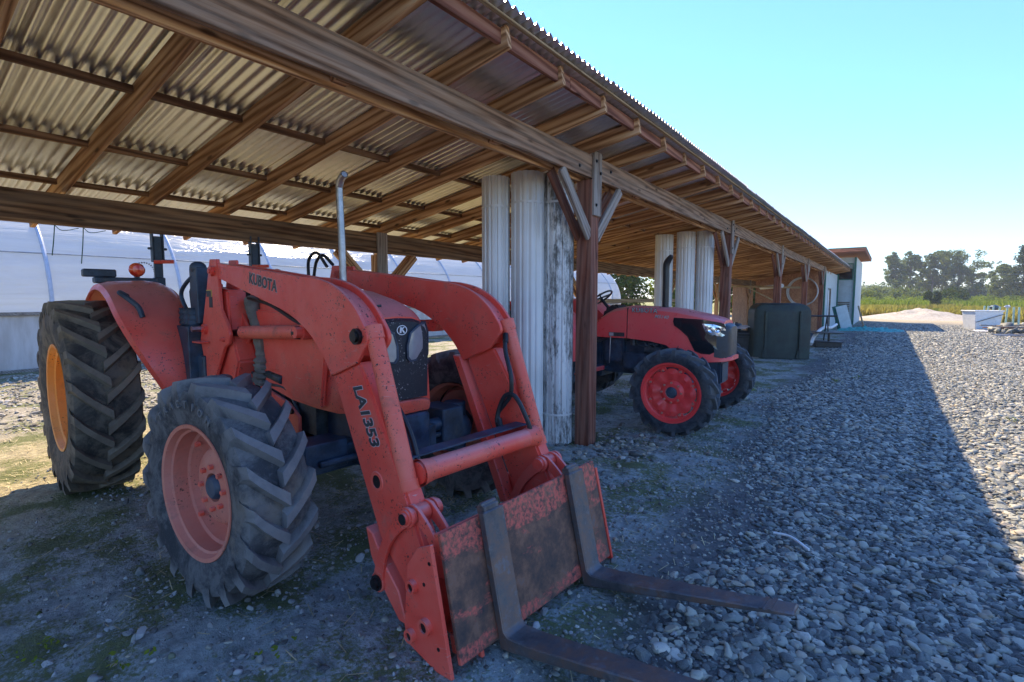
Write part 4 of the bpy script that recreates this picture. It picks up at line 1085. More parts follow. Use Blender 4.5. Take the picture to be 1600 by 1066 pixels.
    for (u_, z_) in ((1.02, .572), (.775, .165)):
        MB().cyl((u_, o(.45), z_), (u_, o(.656), z_), .040, 16).cyl((u_, o(.65), z_), (u_, o(.668), z_), .028, 14).build('pivot_pin', M['bolt'] if z_ < .3 else M['red'], T1)
        MB().cyl((u_, o(.656), z_), (u_, o(.672), z_), .026, 12).build('pin_end', M['bolt'], T1)
    for ya, yb in ((.592, .610), (.505, .523)):
        hk = MB().prism(arc((1.03, .59), (1.215, .335), -.045, .036), o(ya), o(yb))
        hk.cyl((1.02, o(ya), .575), (1.02, o(yb), .575), .05, 18)
        hk.build('carriage_link', M['red'], T1, bevel=.002)
    return boom, lb
nb, nl_ = loader(-1)
fb, fl_ = loader(1)
cb = MB().cyl((.945, -.47, .735), (.945, .46, .735), .056, 28).build('cross_tube', M['red'], T1)
for e in (1, -1.02):
    MB().lathe([(.07, .455 * e), (.062, .42 * e), (.056, .37 * e)], 28, 'y', Matrix.Translation((.945, 0, .735))).build('weld_flare', M['red_worn'], cb)
MB().box(.80, .89, -.46, .46, .795, .803).build('tube_shelf', M['chassis'], cb)
# hydraulic hoses
def hose(pts_, r=.0145, par=T1, mat='hose', nm='hydraulic_hose', ends=True):
    m = MB().tube(spline(pts_, 34), r, 8)
    h = m.build(nm, M[mat], par)
    if ends:
        e = MB()
        for a, b in ((pts_[0], pts_[1]), (pts_[-1], pts_[-2])):
            a, b = Vector(a), Vector(b); d = (b - a).normalized(); e.cyl(a - d * .01, a + d * .055, r * 1.3, 8)
        e.build('hose_fitting', M['bolt'], h)
    return h
hose([(.715, .45, 1.36), (.76, .40, 1.26), (.83, .37, 1.12), (.83, .37, 1.00), (.78, .37, .93), (.73, .36, .86), (.76, .35, .78)])
hose([(.965, .43, .72), (.94, .39, .86), (.87, .37, .985), (.80, .36, .99), (.75, .36, .92), (.73, .35, .82), (.77, .34, .76)])
hose([(.93, -.43, .62), (.90, -.42, .74), (.82, -.41, .90), (.72, -.41, 1.02), (.55, -.40, 1.16)])
hose([(-1.35, .44, 1.9), (-1.48, .42, 1.99), (-1.60, .42, 1.94), (-1.66, .42, 1.80)], ends=False)
hose([(-1.38, .40, 1.88), (-1.50, .37, 2.01), (-1.63, .36, 1.95), (-1.68, .38, 1.78)], ends=False)
hose([(-1.02, -.44, 1.60), (-.70, -.42, 1.55), (-.35, -.42, 1.45), (-.05, -.43, 1.40)], .012, ends=False)
hose([(-1.05, -.36, .98), (-.98, -.44, .93), (-1.08, -.46, .88), (-1.2, -.42, .92)], .016, ends=False)
hose([(-.98, -.36, .96), (-1.0, -.46, .89), (-1.14, -.45, .82), (-1.25, -.40, .84)], .016, ends=False)
# canvas sleeve round the hoses, bunched at the bottom
sp0 = spline([(-1.10, -.385, 1.60), (-1.03, -.39, 1.45), (-.955, -.39, 1.30), (-.93, -.39, 1.15), (-.945, -.39, 1.06), (-.975, -.39, .97)], 44)
MB().tube(sp0, [.050 + .006 * math.sin(i * .5) + (0 if i < 24 else .011 * math.sin(i * 1.7) + .006) for i in range(45)], 14).build('hose_sleeve', M['sleeve'], T1, jitter=.004)

# pallet fork carriage: tilted back with the forks
CM = Matrix.Translation((1.40, 0, .045)) @ Matrix.Rotation(R(-13), 4, 'Y')
carr = link('fork_carriage', None, T1); carr.matrix_local = CM
bd = MB().box(0, .022, -.632, .605, .0, .555)
bd.v = [(x, y, z + (.02 * (y > 0) if z > .3 else 0)) for x, y, z in bd.v]
carr_b = bd.mesh('fork_carriage', M['plate'], bevel=.003)
bpy.data.objects.remove(carr)
carr = link('fork_carriage', carr_b, T1); carr.matrix_local = CM
MB().box(-.07, -.001, -.60, .58, .44, .54).box(-.07, -.001, -.60, .58, .02, .10).build('carriage_rail', M['red_worn'], carr, bevel=.005)
for s in (-1, 1):
    pl = [(-.005, .52), (-.10, .50), (-.19, .42), (-.22, .34), (-.285, .14), (-.285, .06), (-.10, -.03), (-.005, -.045)]
    for ya, yb in ((.655, .675), (.47, .49)):
        sp = MB().prism(pl, s * ya, s * yb).build('side_plate', M['red'], carr, bevel=.003)
        if ya > .6:
            for (u_, z_, r_) in ((-.165, .33, .030), (-.115, .165, .036), (-.235, .105, .030)):
                MB().lathe([(r_, s * .672), (r_, s * .70), (r_ * .62, s * .70), (r_ * .6, s * .66)], 20, 'y', Matrix.Translation((u_, 0, z_))).build('pin_boss', M['red'], sp)
                MB().lathe([(.001, s * .692), (r_ * .62, s * .692)], 16, 'y', Matrix.Translation((u_, 0, z_))).build('pin_end', M['bolt'], sp)
            for (u_, z_) in ((-.09, .345), (-.06, .075), (-.03, .44)):
                MB().cyl((u_, s * .674, z_), (u_, s * .6765, z_), .009, 10).build('bolt_hole', M['bolt'], sp)
for y, nm in ((-.335, 0), (.355, 1)):
    f = MB()
    L = 1.09
    sh = [(.024, -.045), (.024, .575), (.066, .575), (.066, .04)]
    bl = [(.085, .018), (.20, .004), (L, -.022), (L, -.040), (.30, -.048), (.10, -.047), (.05, -.045)]
    f.prism(sh + bl, y - .068, y + .068)
    # taper the point in plan
    f.v = [(x, y + (yy - y) * (.72 if x > L - .05 else 1), z) for x, yy, z in f.v]
    fo = f.build('fork', M['fork'], carr, bevel=.006, seg=1)
    for k in range(2): MB().box(L - .10 - .035 * k, L - .085 - .035 * k, y - .058, y + .058, -.0225 + .0011 * k, -.017 + .0011 * k).build('fork_ridge', M['fork'], fo)
    MB().box(.0, .055, y - .05, y + .05, .56, .60).cyl((.03, y - .05, .60), (.03, y + .05, .60), .016, 10).build('fork_hook', M['fork'], fo, bevel=.006)

# lettering on the loader
d = Vector((.382, 0, -.063)).normalized(); up_ = Vector((.16, 0, 1))
for off, mt, z_ in ((.0060, 'silver', -.5758), (.0030, 'darkgrey', -.5776)):
    text_mesh('lettering', 'KUBOTA', .096, M[mt], nb, frame((-.46, z_, 1.700), d, up_), offset=off, extrude=.0005, space=1.06)
    text_mesh('model_lettering', 'LA1353', .108, M[mt], nl_, frame((.655, z_ + .008, 1.005), (.41, 0, -.77), (.77, 0, .41)), offset=off * 1.1, extrude=.0005, shear=.28, space=.98)
# the body sits slightly off the loader's centre line
for c_ in T1.children:
    if c_.name.split('.')[0] in ('hood', 'hood_latch', 'side_panel', 'grille', 'front_trim', 'chassis', 'dash_cowl', 'steering_wheel', 'seat', 'engine', 'oil_filter'):
        c_.location = (-.06, -.06, 0)
    if c_.name.startswith('exhaust'): c_.location = (0, -.135, 0)

# ------------------------------------------------------------------ rear tractor
T2 = thing('tractor', 'smaller glossy red tractor without a loader parked behind the first red post', 'tractor', (-2.0, 6.85, 0), 0, 'red tractors parked under the shed')
FW2 = dict(Rr=.515, w=.27, rim=.335, nl=17, lug_h=.034, lug_w=.050, sweep=.28, tmat=M['tyre_new'], rmat=M['red_rim'], style='scallop')
RW2 = dict(Rr=.74, w=.38, rim=.42, nl=20, lug_h=.040, lug_w=.055, sweep=.30, tmat=M['tyre_new'], rmat=M['red_rim'], style='rear')
wheel(T2, 'front_wheel', (0, -.94, .505), R(0), -1, **FW2)
wheel(T2, 'front_wheel', (0, .94, .505), R(0), 1, **FW2)
wheel(T2, 'rear_wheel', (-2.15, -.85, .725), 0, -1, **RW2)
wheel(T2, 'rear_wheel', (-2.15, .85, .725), 0, 1, **RW2)
# bonnet: red shell, seam, cowl
def h2(x, hw, zb, zt): return hood_sec(x, hw, zb, zt - .10, zt, lean=.012)
hood2 = loft(MB(), [h2(-.87, .30, 1.055, 1.50), h2(-.55, .30, 1.03, 1.49), h2(-.33, .30, .99, 1.475), h2(-.20, .30, .90, 1.46), h2(-.05, .297, .82, 1.43), h2(.10, .29, .80, 1.40), h2(.28, .265, .81, 1.355), h2(.36, .235, .825, 1.325)]).build('hood', M['red_new'], T2, angle=32)
cow = loft(MB(), [h2(-1.36, .29, 1.06, 1.30), h2(-1.22, .30, 1.055, 1.40), h2(-1.10, .30, 1.055, 1.46), h2(-.885, .30, 1.055, 1.50)]).build('dash_cowl', M['red_new'], T2, angle=32)
MB().box(-.884, -.872, -.292, .292, 1.06, 1.47).build('panel_seam', M['black'], T2)
loft(MB(), [hood_sec(.27, .284, .87, 1.20, 1.30, lean=.0), hood_sec(.34, .262, .86, 1.20, 1.295, lean=.0), hood_sec(.40, .222, .86, 1.18, 1.275, lean=0), hood_sec(.43, .165, .86, 1.16, 1.25, lean=0)]).build('grille', M['grille_new'], T2, angle=35)
loft(MB(), [hood_sec(-.1, .302, .80, .82, .835, lean=0), hood_sec(.20, .29, .80, .835, .855, lean=0), hood_sec(.38, .245, .815, .85, .878, lean=0), hood_sec(.455, .17, .83, .86, .888, lean=0)]).build('front_trim', M['red_new'], T2, angle=35)
sidep = [(-.23, 1.35), (-.24, 1.30), (-.225, 1.25), (-.14, 1.19), (-.055, 1.115), (-.01, 1.03), (.04, .935), (.12, .905), (.37, .885), (.405, .90), (.41, 1.15), (.37, 1.285), (.33, 1.30), (.1, 1.335)]
def hw_at(u): return np.interp(u, [-.3, .10, .28, .36, .43], [.3135, .304, .279, .247, .172]) + .004
for s in (-1, 1):
    m = MB(); n = len(sidep)
    ce = (.14, 1.12)
    m.v = [(u, s * (hw_at(u) + .003), z) for u, z in sidep] + [(ce[0] + (u - ce[0]) * .5, s * (hw_at(ce[0] + (u - ce[0]) * .5) + .005), ce[1] + (z - ce[1]) * .5) for u, z in sidep] + [(ce[0], s * (hw_at(ce[0]) + .005), ce[1])] + [(u, s * (hw_at(u) - .02), z) for u, z in sidep]
    for k in range(n):
        k2 = (k + 1) % n
        m.f += [(k, k2, n + k2, n + k), (n + k, n + k2, 2 * n), (k, k2, 2 * n + 1 + k2, 2 * n + 1 + k)]
    gl_ = m.build('side_glass', M['smoke'], T2, angle=25)
    hp = [(.12, 1.282), (.26, 1.276), (.375, 1.235), (.402, 1.165), (.36, 1.130), (.24, 1.138), (.165, 1.18)]
    m = MB(); n = len(hp); c = (.28, 1.205)
    m.v = [(u, s * (hw_at(u) + .006), z) for u, z in hp] + [(c[0], s * (hw_at(c[0]) + .020), c[1])]
    m.f = [(k, (k + 1) % n, n) for k in range(n)]
    m.build('headlight', M['lens_new'], gl_, angle=60)
    for u in (.225, .305):
        MB().lathe([(.036, s * .0), (.034, s * .012), (.020, s * .004), (.001, s * .002)], 18, 'y', Matrix.Translation((u, s * (hw_at(u) + .011), 1.208)) @ Matrix.Rotation(-s * R(22), 4, 'Z')).build('lamp_reflector', M['chrome'], gl_)
for off, mt, z_ in ((.0045, 'darkgrey', -.3175), (.0004, 'silver', -.3190)):
    text_mesh('lettering', 'KUBOTA', .082, M[mt], hood2, frame((-.63, z_, 1.435), (1, 0, -.025), (0, 0, 1)), offset=off, extrude=.0005, space=1.12)
text_mesh('model_lettering', 'M5140', .062, M['silver'], hood2, frame((-.40, -.3165, 1.355), (1, 0, -.06), (0, 0, 1)), offset=.001, extrude=.0005, shear=.35, space=1.1)
MB().box(-1.14, -.91, -.3165, -.314, 1.075, 1.13).build('warning_label', M['darkgrey'], cow); MB().box(-1.135, -1.07, -.3175, -.3168, 1.08, 1.125).build('label_edge', M['silver'], cow)
# running gear
MB().box(-1.35, .30, -.17, .17, .55, 1.02).box(-2.6, -1.3, -.22, .22, .48, 1.05).box(-.95, -.55, -.27, .27, .62, .86).box(.0, .34, -.16, .16, .52, .80).box(-1.25, -.95, -.24, .24, .70, 1.05).build('chassis', M['chassis'], T2, bevel=.02, seg=2)
en = MB().cyl((-.62, -.285, .915), (-.40, -.285, .905), .045, 16).cyl((-.58, -.27, .99), (-.45, -.27, .985), .025, 12).cyl((-.80, -.25, .96), (-.80, -.25, 1.05), .04, 12).box(-.4, -.1, -.24, -.16, .72, .92)
for k in range(6): en.tube(spline([(-.75 + .1 * k, -.26, 1.06), (-.72 + .11 * k, -.30, .98), (-.60 + .07 * k, -.28, .93), (-.55 + .05 * k, -.25, .80)]), .008 + .002 * (k % 3), 6)
en.build('engine', M['engine'], T2, bevel=.006)
MB().box(-.09, .09, -.80, .80, .44, .58).box(.06, .16, -.24, .24, .42, .56).cyl((0, -.82, .505), (0, -.70, .505), .10, 16).cyl((0, .82, .505), (0, .70, .505), .10, 16).cyl((.13, -.7, .55), (.13, .7, .55), .02, 8).build('front_axle', M['chassis'], T2, bevel=.01)
MB().box(-2.05, -1.2, -.62, .62, .60, .65).box(-1.3, -1.22, -.62, -.30, .655, .675).build('floor_plate', M['chassis'], T2, bevel=.008)
MB().box(-1.28, -1.19, -.64, -.33, .60, .655).build('step_edge', M['red_new'], T2, bevel=.008)
MB().tube(spline([(-1.16, -.33, 1.04), (-1.26, -.40, 1.0), (-1.38, -.44, .955)]), .018, 8).build('lever', M['black'], T2)
MB().tube([(-1.115, -.315, 1.07), (-1.12, -.33, .70)], .007, 6).build('brake_rod', M['steel'], T2)
MB().lathe([(.185 + .014 * math.cos(a), .014 * math.sin(a)) for a in np.linspace(0, 2 * PI, 9)[:-1]], 32, 'z', Matrix.Translation((-1.43, 0, 1.60)) @ Matrix.Rotation(R(-35), 4, 'Y'), close=True).cyl((-1.43, 0, 1.60), (-1.22, 0, 1.36), .022).cyl((-1.51, -.17, 1.545), (-1.36, .17, 1.655), .013, 6).cyl((-1.50, .17, 1.545), (-1.36, -.17, 1.655), .013, 6).build('steering_wheel', M['black'], T2)
MB().prism([(-1.34, 1.28), (-1.12, 1.28), (-1.06, 1.49), (-1.16, 1.52), (-1.30, 1.44)], -.16, .16).build('dash_panel', M['black'], T2, bevel=.03, seg=2)
MB().box(-2.2, -1.75, -.25, .25, 1.0, 1.15).prism([(-2.27, 1.1), (-2.15, 1.1), (-2.26, 1.55), (-2.35, 1.53)], -.24, .24).build('seat', M['black'], T2, bevel=.04, seg=2)
for s in (-1, 1):
    m = MB(); c = Vector((-2.15, 0, .74)); rows = []
    for a in np.linspace(R(2), R(150), 24):
        rows.append([c + Vector(((.84 + dr) * math.cos(a), s * y, (.84 + dr) * math.sin(a))) for y, dr in ((.42, -.02), (.46, .01), (.70, .02), (1.0, .0), (1.02, -.05), (.98, -.03), (.70, -.01), (.44, -.03))])
    loft(m, rows)
    m.prism([(c.x + .83 * math.cos(a), c.z + .83 * math.sin(a)) for a in np.linspace(R(2), R(150), 18)] + [(-2.9, .8), (-1.4, .66)], s * .425, s * .40)
    m.build('fender', M['red_new'], T2, angle=40)
    MB().box(-2.55, -2.47, s * .44 - .04, s * .44 + .04, .9, 2.05).build('roll_bar_post', M['chassis'], T2, bevel=.006)
e2 = spline([(-.44, -.06, 1.46), (-.44, -.06, 1.85), (-.44, -.06, 2.02), (-.42, -.065, 2.09), (-.36, -.08, 2.16)], 20)
MB().tube(e2, [.045] * 15 + [.044, .042, .040, .037, .033, .026], 14).build('exhaust_pipe', M['black'], T2)

# ------------------------------------------------------------------ things stored in and beside the shed
CC, CS = math.cos(R(36.406)), math.sin(R(36.406))
def at(px, f, z=0.):
    r = (px - 800) / 800 * f
    return Vector((r * CC - f * CS, f * CC + r * CS, z))

# dark green tub standing on its edge, its ribbed bottom towards us
tub = thing('plastic_tub', 'big mossy dark green plastic tub stood on edge with two ribs on its underside', 'tub', (-2.25, 15.05, 0), math.atan2(.6, 1.3))
def rr_poly(w, h, r, n=7):
    P = [(-w, 0), (w, 0)]
    P += [(w - r + r * math.cos(a), h - r + r * math.sin(a)) for a in np.linspace(0, PI / 2, n)]
    P += [(-w + r - r * math.sin(a), h - r + r * math.cos(a)) for a in np.linspace(0, PI / 2, n)]
    return P
A_, B_, C_ = rr_poly(.60, 1.40, .22), rr_poly(.69, 1.44, .24), rr_poly(.74, 1.47, .26)
m = MB(); n = len(A_)
for P, y in ((A_, 0), (B_, .05), (C_, .55), ([(x * .96, z * .985) for x, z in C_], .55), ([(x * .93, z * .97) for x, z in A_], .06)): m.v += [(x, y, z) for x, z in P]
for i in range(4):
    for k in range(n): m.f.append((i * n + k, i * n + (k + 1) % n, (i + 1) * n + (k + 1) % n, (i + 1) * n + k))
m.f.append(tuple(range(n))); m.f.append(tuple(range(4 * n, 5 * n)))
m.build('tub_shell', M['tub'], tub, bevel=.012, seg=2, angle=40)
for x in (-.42, .42):
    MB().prism([(x - .025, .02), (x + .025, .02), (x + .03, 1.22), (x + .015, 1.26), (x - .015, 1.26), (x - .03, 1.22)], -.05, .01).prism([(x - .09, .02), (x + .07, .02), (x + .03, .26), (x - .05, .26)], -.035, .012).build('rib', M['tub'], tub, bevel=.008)

drum = thing('drum', 'blue plastic drum half hidden behind the second red post', 'drum', (-3.66, 15.6, -.01))
MB().lathe([(.001, 0), (.27, 0), (.285, .03), (.285, .28), (.295, .30), (.285, .32), (.285, .60), (.295, .62), (.285, .64), (.28, .86), (.26, .89), (.001, .89)], 32, 'z').build('drum_body', M['blue_plastic'], drum)
MB().cyl((.12, .1, .885), (.12, .1, .915), .035).build('bung_cap', M['black'], drum)
bn = thing('bin', 'dark square plastic bin beside the blue drum with a crumpled sheet on top', 'bin', (-3.27, 15.35, -.01), .25)
loft(MB(), [[Vector((sx * a, sy * a, z)) for sx, sy in ((-1, -1), (1, -1), (1, 1), (-1, 1))] for a, z in ((.27, .06), (.30, .60), (.335, .61), (.335, .67), (.31, .67), (.30, .70))]).build('bin_body', M['dark'], bn, bevel=.012)
for sx in (-.22, .22): MB().cyl((sx, -.24, .05), (sx, -.20, .05), .06).build('wheel', M['black'], bn)
MB().box(-.33, .33, -.36, -.338, .52, .56).build('handle', M['black'], bn, bevel=.006)
gxx, gyy = np.meshgrid(np.linspace(-.5, .5, 26), np.linspace(-.36, .4, 22))
zz = .83 + vnoise(gxx * 4, gyy * 4, 1.4) * .16 + vnoise(gxx * 9, gyy * 9, 1.1) * .06 - .16 * np.clip(np.hypot(gxx, gyy) - .28, 0, 1) * 2
ii = (np.arange(21)[:, None] * 26 + np.arange(25)[None, :]).ravel()
sh_ = tag(link('sheet', np_mesh('sheet', np.stack([gxx.ravel(), gyy.ravel(), zz.ravel()], 1), np.stack([ii, ii + 1, ii + 27, ii + 26], 1), M['cloth'])), 'crumpled pale plastic sheet draped over the dark square bin', 'sheet')
sh_.location = (-3.34, 15.40, -.03); sh_.modifiers.new('thickness', 'SOLIDIFY').thickness = .004
for k, (x, y, rz, L) in enumerate(((-3.30, 14.7, .2, 1.1), (-3.22, 14.95, .35, .9), (-3.5, 14.55, .1, .8))):
    tag(link('board', MB().box(-L / 2, L / 2, -.06, .06, 0, .03).mesh('board', M['grey_wood'], bevel=.003), None, (x, y, .0 + .022 * k), (0, 0, rz)),
        ('longest pale scrap board lying on the ground by the bin', 'pale scrap board nearest the green tub lying on other boards', 'short pale scrap board nearest the rear tractor wheel')[k], 'board', 'scrap boards on the ground beside the bin')

# steel stand with a tray, hose, bench
sd_ = thing('steel_stand', 'low black steel stand with flat top on a square base beside the green tub', 'stand', (-1.62, 19.6, -.01), .3)
MB().box(-.40, .40, -.30, .30, .47, .50).build('top_plate', M['black'], sd_, bevel=.004)
MB().cyl((.05, 0, .2), (.05, 0, .47), .035).build('post', M['black'], sd_)
MB().box(-.36, .36, -.28, .28, 0, .20).box(-.40, .40, -.31, .31, .17, .205).build('base_box', M['black'], sd_, bevel=.01)
tb = at(1268, 17.5); ws = spline([at(1269, 16.6, .12), at(1273, 16.8, .33), at(1281, 17.3, .50), at(1290, 18.4, .56), at(1298, 19.2, .49), at(1307, 20.2, .56)], 30)
tag(MB().tube(ws, .055, 12).build('drain_hose', M['hosewhite']), 'thick white flexible hose arching from the green tub towards the stand', 'hose')
wk = thing('pipe_trestle', 'dark steel pipe trestle standing behind the right side of the green tub', 'trestle', (-2.15, 20.6, 0), .45)
MB().cyl((-.55, 0, .98), (.75, 0, .98), .03).build('top_bar', M['black'], wk)
for x in (-.42, .45):
    for y in (-.25, .25): MB().cyl((x, y, 0), (x, 0, .97), .022).build('leg', M['black'], wk)
bk = tag(MB().lathe([(.001, 0), (.14, 0), (.17, .36), (.18, .37), (.165, .37), (.135, .02), (.001, .02)], 24, 'z').build('bucket', M['blue_plastic']), 'pale blue bucket standing under the pipe trestle', 'bucket'); bk.location = (-2.25, 20.7, 0)
# coil of white hose on the end wall
m = MB()
for k, (r, dy, dx) in enumerate(((.66, 0, 0), (.64, -.05, .02), (.675, -.09, -.015))):
    m.tube([(r * math.cos(a) + dx, dy, r * 1.03 * math.sin(a)) for a in np.linspace(0, 2 * PI, 49)], .030, 8)
tag(link('hose_coil', m.mesh('hose_coil', M['hosewhite']), None, (-3.55, 29.16, 1.93)), 'large coil of white hose hung on the strand board end wall', 'hose')
# white pipe and laths stored up under the roof
tag(MB().cyl((-4.3, 23.0, 2.02), (-3.4, 22.2, 2.08), .075, 16).build('plastic_pipe', M['hosewhite']), 'short thick white plastic pipe stored high under the roof before the strand board', 'pipe')
tag(MB().beam((-5.6, 22.3, 2.1), (-2.8, 22.3, 2.0), .06, .08).build('cross_lath', M['pale_wood']), 'pale timber cross piece carrying the white pipe under the roof', 'timber')
tag(MB().beam((-4.9, 23.5, 2.05), (-3.9, 24.0, 1.45), .03, .05).build('lath', M['pale_wood']), 'thin pale lath hanging slantwise before the strand board wall', 'timber')
# turquoise net, leaning boards and pole by the store
nx_, ny_ = 46, 22
gxx, gyy = np.meshgrid(np.linspace(-1, 1, nx_), np.linspace(-1, 1, ny_))
zz = .07 + np.abs(vnoise(gxx * 6, gyy * 4, 1.3)) * .42 * np.clip(1.15 - np.hypot(gxx, gyy), 0, 1) + .06 * (1 - np.hypot(gxx, gyy)) - .06
ii = (np.arange(ny_ - 1)[:, None] * nx_ + np.arange(nx_ - 1)[None, :]).ravel()
nt = tag(link('net', np_mesh('net', np.stack([gxx.ravel() * 1.35, gyy.ravel() * 1.5, zz.ravel()], 1), np.stack([ii, ii + 1, ii + nx_ + 1, ii + nx_], 1), M['net'])), 'turquoise netting bunched on the gravel before the store building', 'netting')
nt.location = (-.75, 31.3, 0)
for k, (px, f, lab, mt) in enumerate(((1324, 26.5, 'white board leaning on the pale wall beside the door', 'wallwhite'), (1318, 26.9, 'green edged board leaning behind the white board by the door', 'green_trim'))):
    p = at(px, f); b = tag(link('leaning_board', MB().box(-.27, .27, -.012, .012, 0, 1.25).mesh('leaning_board', M[mt], bevel=.003)), lab, 'board')
    b.location = (p.x, p.y, -.01); b.rotation_euler = (R(-4), R(-14), R(30))
p = at(1350, 28.6); q = at(1340, 29.4, 1.1)
tag(MB().beam((p.x, p.y, 0), (q.x, q.y, 1.15), .05, .09).build('leaning_pole', M['pale_wood']), 'pale timber prop leaning against the corner of the store building', 'timber')
# twine ends hanging from the back beam
for (px, z0, z1, lab) in ((96, 2.215, 1.96, 'short green twine end hanging from the back beam, nearer the greenhouse seam'), (140, 2.215, 1.90, 'longer knotted green twine hanging from the back beam near the roll bar')):
    f = (5.72 + 0) / (CS - (px - 800) / 800 * CC); pt = at(px, f)
    tag(MB().tube(spline([(pt.x, pt.y, z0), (pt.x + .01, pt.y - .015, (z0 + z1) / 2), (pt.x, pt.y - .03, z1)], 8), .004, 5).tube(spline([(pt.x, pt.y, z0), (pt.x, pt.y + .05, z0 - .04), (pt.x, pt.y + .16, z0 - .01)], 8), .003, 5).build('twine', M['twine']), lab, 'twine')
tag(MB().tube(spline([(-.55, 3.68, .045), (-.45, 3.66, .055), (-.33, 3.54, .05)], 8), .008, 6).build('stick', M['white']), 'thin bleached stick lying on the gravel near the fork point', 'stick')

# ------------------------------------------------------------------ across the drive: tote, stakes, scrap
p = at(1534, 26.6)
tt = thing('white_tote', 'white open-topped plastic tote with a stick across it at the edge of the drive', 'tote', (p.x, p.y, -.01), R(30))
loft(MB(), [[Vector((sx * a, sy * a * .7, z)) for sx, sy in ((-1, -1), (1, -1), (1, 1), (-1, 1))] for a, z in ((.56, 0), (.66, .93), (.70, .93), (.70, .98), (.65, .98), (.54, .05))]).build('tote_body', M['white'], tt, bevel=.01)
MB().cyl((-.60, -.47, .38), (.66, -.52, .80), .02, 8).build('stick', M['grey_wood'], tt)
STK = [(1535, 31, .05), (1542.5, 31, .0), (1550, 30.6, .02), (1560, 28.0, .02), (1571, 26.8, .04), (1583, 26.4, -.01), (1592, 26.2, -.03)]
LBL = ['leftmost pale green stake standing behind the white tote', 'second pale green stake from the left behind the white tote', 'third pale green stake showing over the right end of the tote', 'pale green stake just right of the white tote', 'tall pale green stake with a rag on top right of the tote', 'second pale green stake from the right by the rubble', 'rightmost pale green stake by the rubble']
stake = MB().box(-.035, .035, -.02, .02, -.1, 1.14).box(-.045, .045, -.026, -.021, -.1, 1.12).mesh('stake', M['greenpost'], bevel=.004)
for (px, f, lean), lb in zip(STK, LBL):
    p = at(px, f); o = tag(link('stake', stake, None, (p.x, p.y, 0), (0, lean, .5)), lb, 'stake', 'pale green stakes in a row at the edge of the drive')
p = at(1571, 26.75); rg = tag(MB().ball((0, 0, 0), (.13, .09, .07), 10, 6).build('rag', M['cloth'], jitter=.02), 'pale rag draped over the top of the tall stake', 'rag'); rg.location = (p.x + .04, p.y, 1.17)
p = at(1552, 33); rg = tag(MB().ball((0, 0, 0), (.24, .2, .17), 12, 8).build('bag', M['blue_plastic'], jitter=.03), 'blue bag behind the stakes at the field edge', 'bag'); rg.location = (p.x, p.y, 1.0)
tag(MB().box(-.06, .06, -.06, .06, -.1, .95).build('stump_post', M['grey_wood'], None, bevel=.01), 'short grey post under the blue bag', 'post').location = (p.x, p.y, 0)
for k, (px, f, L, rz, z, mt, lab) in enumerate(((1580, 25, 2.4, .3, .12, 'grey_wood', 'long grey plank lying on rubble below the stakes'), (1592, 24.2, 1.8, .55, .20, 'pale_wood', 'pale plank lying across the rubble near the picture edge'), (1572, 24.0, 1.6, -.2, .10, 'fascia', 'reddish plank on the ground right of the tote'), (1602, 23.2, 2.2, .1, .16, 'grey_wood', 'grey plank end in front of the rubble'), (1565, 26.2, 1.5, .5, .08, 'pale_wood', 'short pale plank at the feet of the stakes'))):
    p = at(px, f); tag(link('plank', MB().box(-L / 2, L / 2, -.09, .09, -.02, .02).mesh('plank', M[mt], bevel=.004), None, (p.x, p.y, z + .12), (random.uniform(-.1, .1), random.uniform(-.06, .06), rz)), lab, 'plank', 'scrap planks dumped at the edge of the drive')
for k, (px, f, sx, mt, lab) in enumerate(((1556, 24.4, .55, 'cloth', 'grey crumpled tarpaulin lying in front of the white tote'), (1596, 21.6, .6, 'dark', 'dark crumpled tarpaulin at the near end of the rubble'))):
    p = at(px, f); gxx, gyy = np.meshgrid(np.linspace(-1, 1, 26), np.linspace(-1, 1, 20))
    zz = .03 + np.abs(vnoise(gxx * 5 + k, gyy * 4, 1.3)) * .30 * np.clip(1.1 - np.hypot(gxx, gyy), 0, 1)
    ii = (np.arange(19)[:, None] * 26 + np.arange(25)[None, :]).ravel()
    o = tag(link('tarpaulin', np_mesh('tarpaulin', np.stack([gxx.ravel() * sx * 1.4, gyy.ravel() * sx, zz.ravel()], 1), np.stack([ii, ii + 1, ii + 27, ii + 26], 1), M[mt])), lab, 'tarpaulin'); o.location = (p.x, p.y, 0)
RP = [at(RNG.uniform(1548, 1640), RNG.uniform(22.5, 27.5)) for _ in range(170)]
scatter('rubble', np.array([[q.x, q.y, RNG.uniform(0, .16)] for q in RP]), .09 * np.exp(RNG.normal(0, .5, 170)), (.4, .8), .5)

